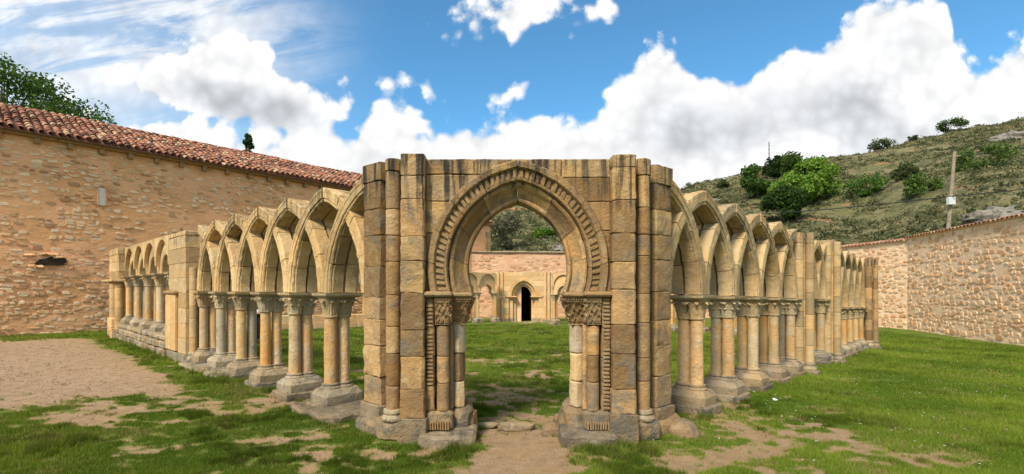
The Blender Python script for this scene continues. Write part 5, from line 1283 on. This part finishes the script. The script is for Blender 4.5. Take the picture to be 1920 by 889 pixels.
cable('overhead_cable', at(1793, 294, Yp), (36.0, 16.0, 9.6), 0.2, 0.018, 'thin cable from the pole top to the right edge')
mb = MB(); tube(mb, [(p2.x, p2.y, gz2-0.5), (p2.x, p2.y, max(p2.z, gz2+6)+0.3)], [0.16, 0.11], 8); tag(mb.build('utility_pole', M['pole']), 'distant utility pole on the slope hidden behind the gateway', 'utility pole')
mst = on_hill(1442, 100); zt_ = CAMZ-(266-HY)/FPX*mst.y; mb = MB(); tube(mb, [tuple(mst), (mst.x, mst.y, zt_)], [0.11, 0.07], 6)
for k in range(8):
    z = mst.z+(zt_-mst.z)*(k+1)/9; tube(mb, [(mst.x-0.22, mst.y, z), (mst.x+0.22, mst.y, z)], [0.03, 0.03], 4)
tag(mb.build('antenna_mast', M['cable']), 'thin antenna mast against the clouds above the dark round tree', 'mast')
# ------------------------------------------------------------------ grass blades and daisies
def grass():
    n = 3300000
    # sample evenly over the picture rows so that the density follows the distance
    v = rng.random(n); Yv = FPX*CAMZ/(348*(1-v)+ 62*v)/1.0
    Yv = 3.3*(26.0/3.3)**(v**1.12); r = rng.uniform(-1.25, 1.25, n); X = r*Yv
    g = grass_amount(X, Yv)
    fine = fbm(X*7.0, Yv*7.0, 91)
    fine2 = fbm(X*16.0, Yv*16.0, 93, 3); keep = rng.random(n) < np.clip((g*1.35-0.25)+(fine-0.5)*1.3+(fine2-0.5)*0.9, 0.05, 1)
    # keep stones, walls and paths clear
    tl = (X+2.394)*-0.731+(Yv-6.72)*0.6825; ql = np.abs((X+2.394)*-0.6825+(Yv-6.72)*-0.731)
    tr_ = (X-2.463)*0.69+(Yv-6.77)*0.7238; qr = np.abs((X-2.463)*0.7238+(Yv-6.77)*-0.69)
    keep &= ~((ql < 0.22) & (tl > 5.9) & (tl < 16)); keep &= ~((qr < 0.2) & (tr_ > 4.8) & (tr_ < 5.3))
    keep &= ~((np.abs(np.abs(X-0.065)-1.05) < 0.5) & (np.abs(Yv-5.5) < 0.34))
    chd = (X-ch0.x)*cn.x+(Yv-ch0.y)*cn.y; keep &= chd > 0.15
    keep &= X < 18.0+0.0*X
    sel = np.flatnonzero(keep)[:1500000]; X, Yv, g, fine_k, tl_k, ql_k, tr_k, qr_k = [q_[sel] for q_ in (X, Yv, g, fine, tl, ql, tr_, qr)]; n = len(X)
    Z = gz_np(X, Yv)+0.05*(fbm(X*0.5, Yv*0.5, 31)-0.5)*np.clip(40/(np.abs(X)+np.abs(Yv)+1), 0, 1)+0.018*(fbm(X*3, Yv*3, 33)-0.5)+0.022*g-0.006
    patch = fbm(X*0.8, Yv*0.8, 95); patch2 = fbm(X*2.2+7, Yv*2.2, 97)
    p3 = fbm(X*1.5+3, Yv*2.1, 99); tuft = ss(p3, 0.54, 0.66)*(fine_k > 0.45)
    edge = np.maximum(np.exp(-((np.abs(ql_k-0.42))/0.16)**2)*(tl_k > -1.6)*(tl_k < 15.5), np.exp(-((np.abs(qr_k-0.42))/0.16)**2)*(tr_k > -1.6)*(tr_k < 14.5))
    edge = np.maximum(edge, np.exp(-((Yv-5.0)/0.16)**2)*(np.abs(np.abs(X-0.065)-1.1) < 0.8))
    h = (0.018+0.028*rng.random(n))*(0.5+0.8*patch)*(0.5+0.6*g)*(1+0.035*(Yv-4))*(1+0.9*tuft+1.0*edge*rng.random(n)); w = 0.0026*(0.7+0.6*rng.random(n))*(Yv/5.0)**0.95
    a = rng.uniform(0, 2*PI, n); lean = h*rng.uniform(0.1, 0.9, n); la_ = rng.uniform(0, 2*PI, n)
    dx, dy = np.cos(a)*w, np.sin(a)*w; tx, ty = np.cos(la_)*lean, np.sin(la_)*lean
    V = np.empty((n, 3, 3), np.float32); V[:,0] = np.stack([X-dx, Yv-dy, Z], 1); V[:,1] = np.stack([X+dx, Yv+dy, Z], 1); V[:,2] = np.stack([X+tx, Yv+ty, Z+h], 1)
    me = bpy.data.meshes.new('grass'); me.vertices.add(3*n); me.vertices.foreach_set('co', V.ravel()); me.loops.add(3*n); me.loops.foreach_set('vertex_index', np.arange(3*n, dtype=np.int32)); me.polygons.add(n); me.polygons.foreach_set('loop_start', (np.arange(n)*3).astype(np.int32)); me.update(calc_edges=True)
    c1, c2, c3 = np.array([0.085,0.150,0.016]), np.array([0.23,0.295,0.040]), np.array([0.38,0.29,0.12])
    f = np.clip(patch*1.6-0.35+0.3*rng.uniform(-1, 1, n), 0, 1)[:,None]; col = c1*(1-f)+c2*f
    dry = (rng.random(n) < np.clip(0.08+0.6*(1-g)+1.2*(patch2-0.58)-0.05*(X > 4), 0.03, 0.8)); col[dry] = c3*(0.6+0.7*rng.random((dry.sum(), 1)))
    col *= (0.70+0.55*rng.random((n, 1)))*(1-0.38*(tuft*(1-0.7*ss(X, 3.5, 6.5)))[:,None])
    col *= (1-0.20*(1-ss(X, -2.5, 0.5))*(Yv < 9))[:,None]  # left foreground shade put into the blade colour
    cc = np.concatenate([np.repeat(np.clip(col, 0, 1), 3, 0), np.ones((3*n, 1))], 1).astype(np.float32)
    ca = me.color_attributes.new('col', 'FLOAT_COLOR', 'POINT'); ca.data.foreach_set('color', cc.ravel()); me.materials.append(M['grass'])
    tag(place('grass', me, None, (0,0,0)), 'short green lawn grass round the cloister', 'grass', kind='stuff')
grass()
def daisies():
    mb = MB(); Ya = 4.6+18*rng.random(6000)**1.4; xa = np.where(rng.random(6000) < 0.8, rng.uniform(0.28, 1.05, 6000), rng.uniform(-1.0, 0.1, 6000))*Ya; ok = (fbm(xa*0.6, Ya*0.6, 41) > 0.5) & (grass_amount(xa, Ya) > 0.75)
    for x, Y in list(zip(xa[ok].tolist(), Ya[ok].tolist()))[:260]:
        z = ground_z(x, Y)+0.038; r = random.uniform(0.006, 0.010)*(0.6+Y/12); a = random.uniform(0, 1)
        mb.add([(x+r*math.cos(a+q*PI/3), Y+r*math.sin(a+q*PI/3), z+(0.004 if q%2 else 0)) for q in range(6)], [(0,1,2,3,4,5)])
    tag(mb.build('daisies', M['paper'], smooth=False), 'tiny white daisies scattered over the lawn', 'daisies', kind='stuff')
daisies()
mb = MB(); lp_ = (3.98, 7.42, ground_z(3.98, 7.42)+0.03)
mb.add([(lp_[0]-0.035,lp_[1]-0.02,lp_[2]),(lp_[0]+0.03,lp_[1]-0.03,lp_[2]+0.012),(lp_[0]+0.04,lp_[1]+0.025,lp_[2]+0.005),(lp_[0]-0.025,lp_[1]+0.03,lp_[2]+0.03),(lp_[0],lp_[1],lp_[2]+0.028)], [(0,1,4),(1,2,4),(2,3,4),(3,0,4),(3,2,1,0)])
tag(mb.build('paper_scrap', M['paper'], smooth=False), 'scrap of white paper on the grass beside the right columns', 'litter')


def pebbles():
    mb = MB(); Ya = 4.3+10*rng.random(9000)**1.3; xa = rng.uniform(-1.08, 0.65, 9000)*Ya; ok = grass_amount(xa, Ya) < 0.30
    for x, Y in list(zip(xa[ok].tolist(), Ya[ok].tolist()))[:380]:
        r = random.uniform(0.005, 0.016)*(0.7+Y/16); z = ground_z(x, Y)+0.006; a = random.uniform(0, 6)
        mb.add([(x+r*math.cos(a+q*2*PI/5)*random.uniform(0.7,1.2), Y+r*math.sin(a+q*2*PI/5), z-0.01) for q in range(5)]+[(x+random.uniform(-0.3,0.3)*r, Y, z+r*0.6)], [(0,1,5),(1,2,5),(2,3,5),(3,4,5),(4,0,5)])
    tag(mb.build('pebbles', M['rock'], smooth=False), 'small pebbles on the bare earth', 'pebbles', kind='stuff')
pebbles()
# ------------------------------------------------------------------ visitor half hidden behind the left columns
def visitor(x, y, rz):
    z0 = ground_z(x, y)
    t = thing('person', 'visitor in white shirt and dark trousers glimpsed between the left columns', 'person', (x, y, z0))
    t.rotation_euler = (0, 0, rz)
    def skin(name, verts, edges, rad, mat, parent, sub=2):
        me = bpy.data.meshes.new(name); me.from_pydata(verts, edges, []); me.materials.append(M[mat]); o = bpy.data.objects.new(name, me); C.objects.link(o); o.parent = parent; LOC[o.name] = LOC[t.name]
        o.modifiers.new('skin', 'SKIN').use_smooth_shade = True
        for v, r in zip(me.skin_vertices[0].data, rad): v.radius = (r, r) if not isinstance(r, tuple) else r
        me.skin_vertices[0].data[0].use_root = True
        m = o.modifiers.new('sub', 'SUBSURF'); m.levels = sub; m.render_levels = sub; return o
    V = [(0,0,0.90),(0,0,1.08),(0,0.01,1.25),(0,0.01,1.40),(0,0,1.47),(0,-0.015,1.56),(0,-0.02,1.66)]; E = [(0,1),(1,2),(2,3),(3,4),(4,5),(5,6)]; Rr = [(0.15,0.10),(0.125,0.09),(0.15,0.10),(0.10,0.07),0.052,(0.075,0.092),(0.070,0.085)]
    def add(p, prev, r): V.append(p); E.append((prev, len(V)-1)); Rr.append(r); return len(V)-1
    for sg in (-1, 1):
        h = add((0.09*sg, 0, 0.84), 0, 0.085); k = add((0.10*sg, -0.01, 0.47), h, 0.058); a = add((0.10*sg, 0.02, 0.09), k, 0.038); add((0.11*sg, -0.12, 0.035), a, (0.04,0.03))
        sh = add((0.17*sg, 0.01, 1.38), 3, 0.055); el = add((0.23*sg, 0.03, 1.10), sh, 0.042); wr = add((0.22*sg, -0.03, 0.87), el, 0.028); pm = add((0.215*sg, -0.04, 0.80), wr, (0.022,0.034))
        for f in range(4):
            q = add((0.21*sg, -0.065+0.018*f, 0.755), pm, 0.009); q = add((0.205*sg, -0.068+0.019*f, 0.725-0.006*(f == 1)), q, 0.0085); add((0.198*sg, -0.066+0.019*f, 0.70-0.01*(f in (1, 2))), q, 0.007)
        q = add((0.20*sg, -0.082, 0.80), pm, 0.010); add((0.192*sg, -0.098, 0.765), q, 0.008)
    body = skin('body', V, E, Rr, 'skin', t)
    skin('shirt', [(0,0,0.86),(0,0,1.08),(0,0.01,1.26),(0,0.01,1.40),(0,0.0,1.445),(-0.17,0.01,1.385),(0.17,0.01,1.385),(-0.215,0.02,1.18),(0.215,0.02,1.18)], [(0,1),(1,2),(2,3),(3,4),(3,5),(3,6),(5,7),(6,8)], [(0.175,0.125),(0.15,0.11),(0.17,0.12),(0.12,0.09),(0.07,0.06),0.07,0.07,0.058,0.058], 'shirt', t)
    skin('trousers', [(0,0,0.93),(-0.09,0,0.84),(0.09,0,0.84),(-0.10,-0.01,0.47),(0.10,-0.01,0.47),(-0.10,0.02,0.10),(0.10,0.02,0.10)], [(0,1),(0,2),(1,3),(2,4),(3,5),(4,6)], [(0.16,0.11),0.10,0.10,0.075,0.075,0.06,0.06], 'trousers', t)
    mb = MB(); rough_rock(mb, (0, 0.018, 1.655), (0.088,0.10,0.085), 14, 9, 0.08); me = mb.mesh('hair', M['hair']); o = bpy.data.objects.new('hair', me); C.objects.link(o); o.parent = t
    mb = MB(); 
    for sg in (-1, 1): rough_rock(mb, (0.032*sg, -0.10, 1.605), (0.011,0.008,0.008), 8, 5, 0.02); rough_rock(mb, (0.08*sg, 0.0, 1.59), (0.012,0.022,0.032), 8, 5, 0.05)
    rough_rock(mb, (0, -0.115, 1.575), (0.012,0.018,0.02), 8, 5, 0.05); rough_rock(mb, (0, -0.098, 1.535), (0.024,0.008,0.006), 8, 5, 0.02)
    me = mb.mesh('face', M['skin']); o = bpy.data.objects.new('face', me); C.objects.link(o); o.parent = t
visitor(-7.74, 15.0, R_(150))

#BODY4
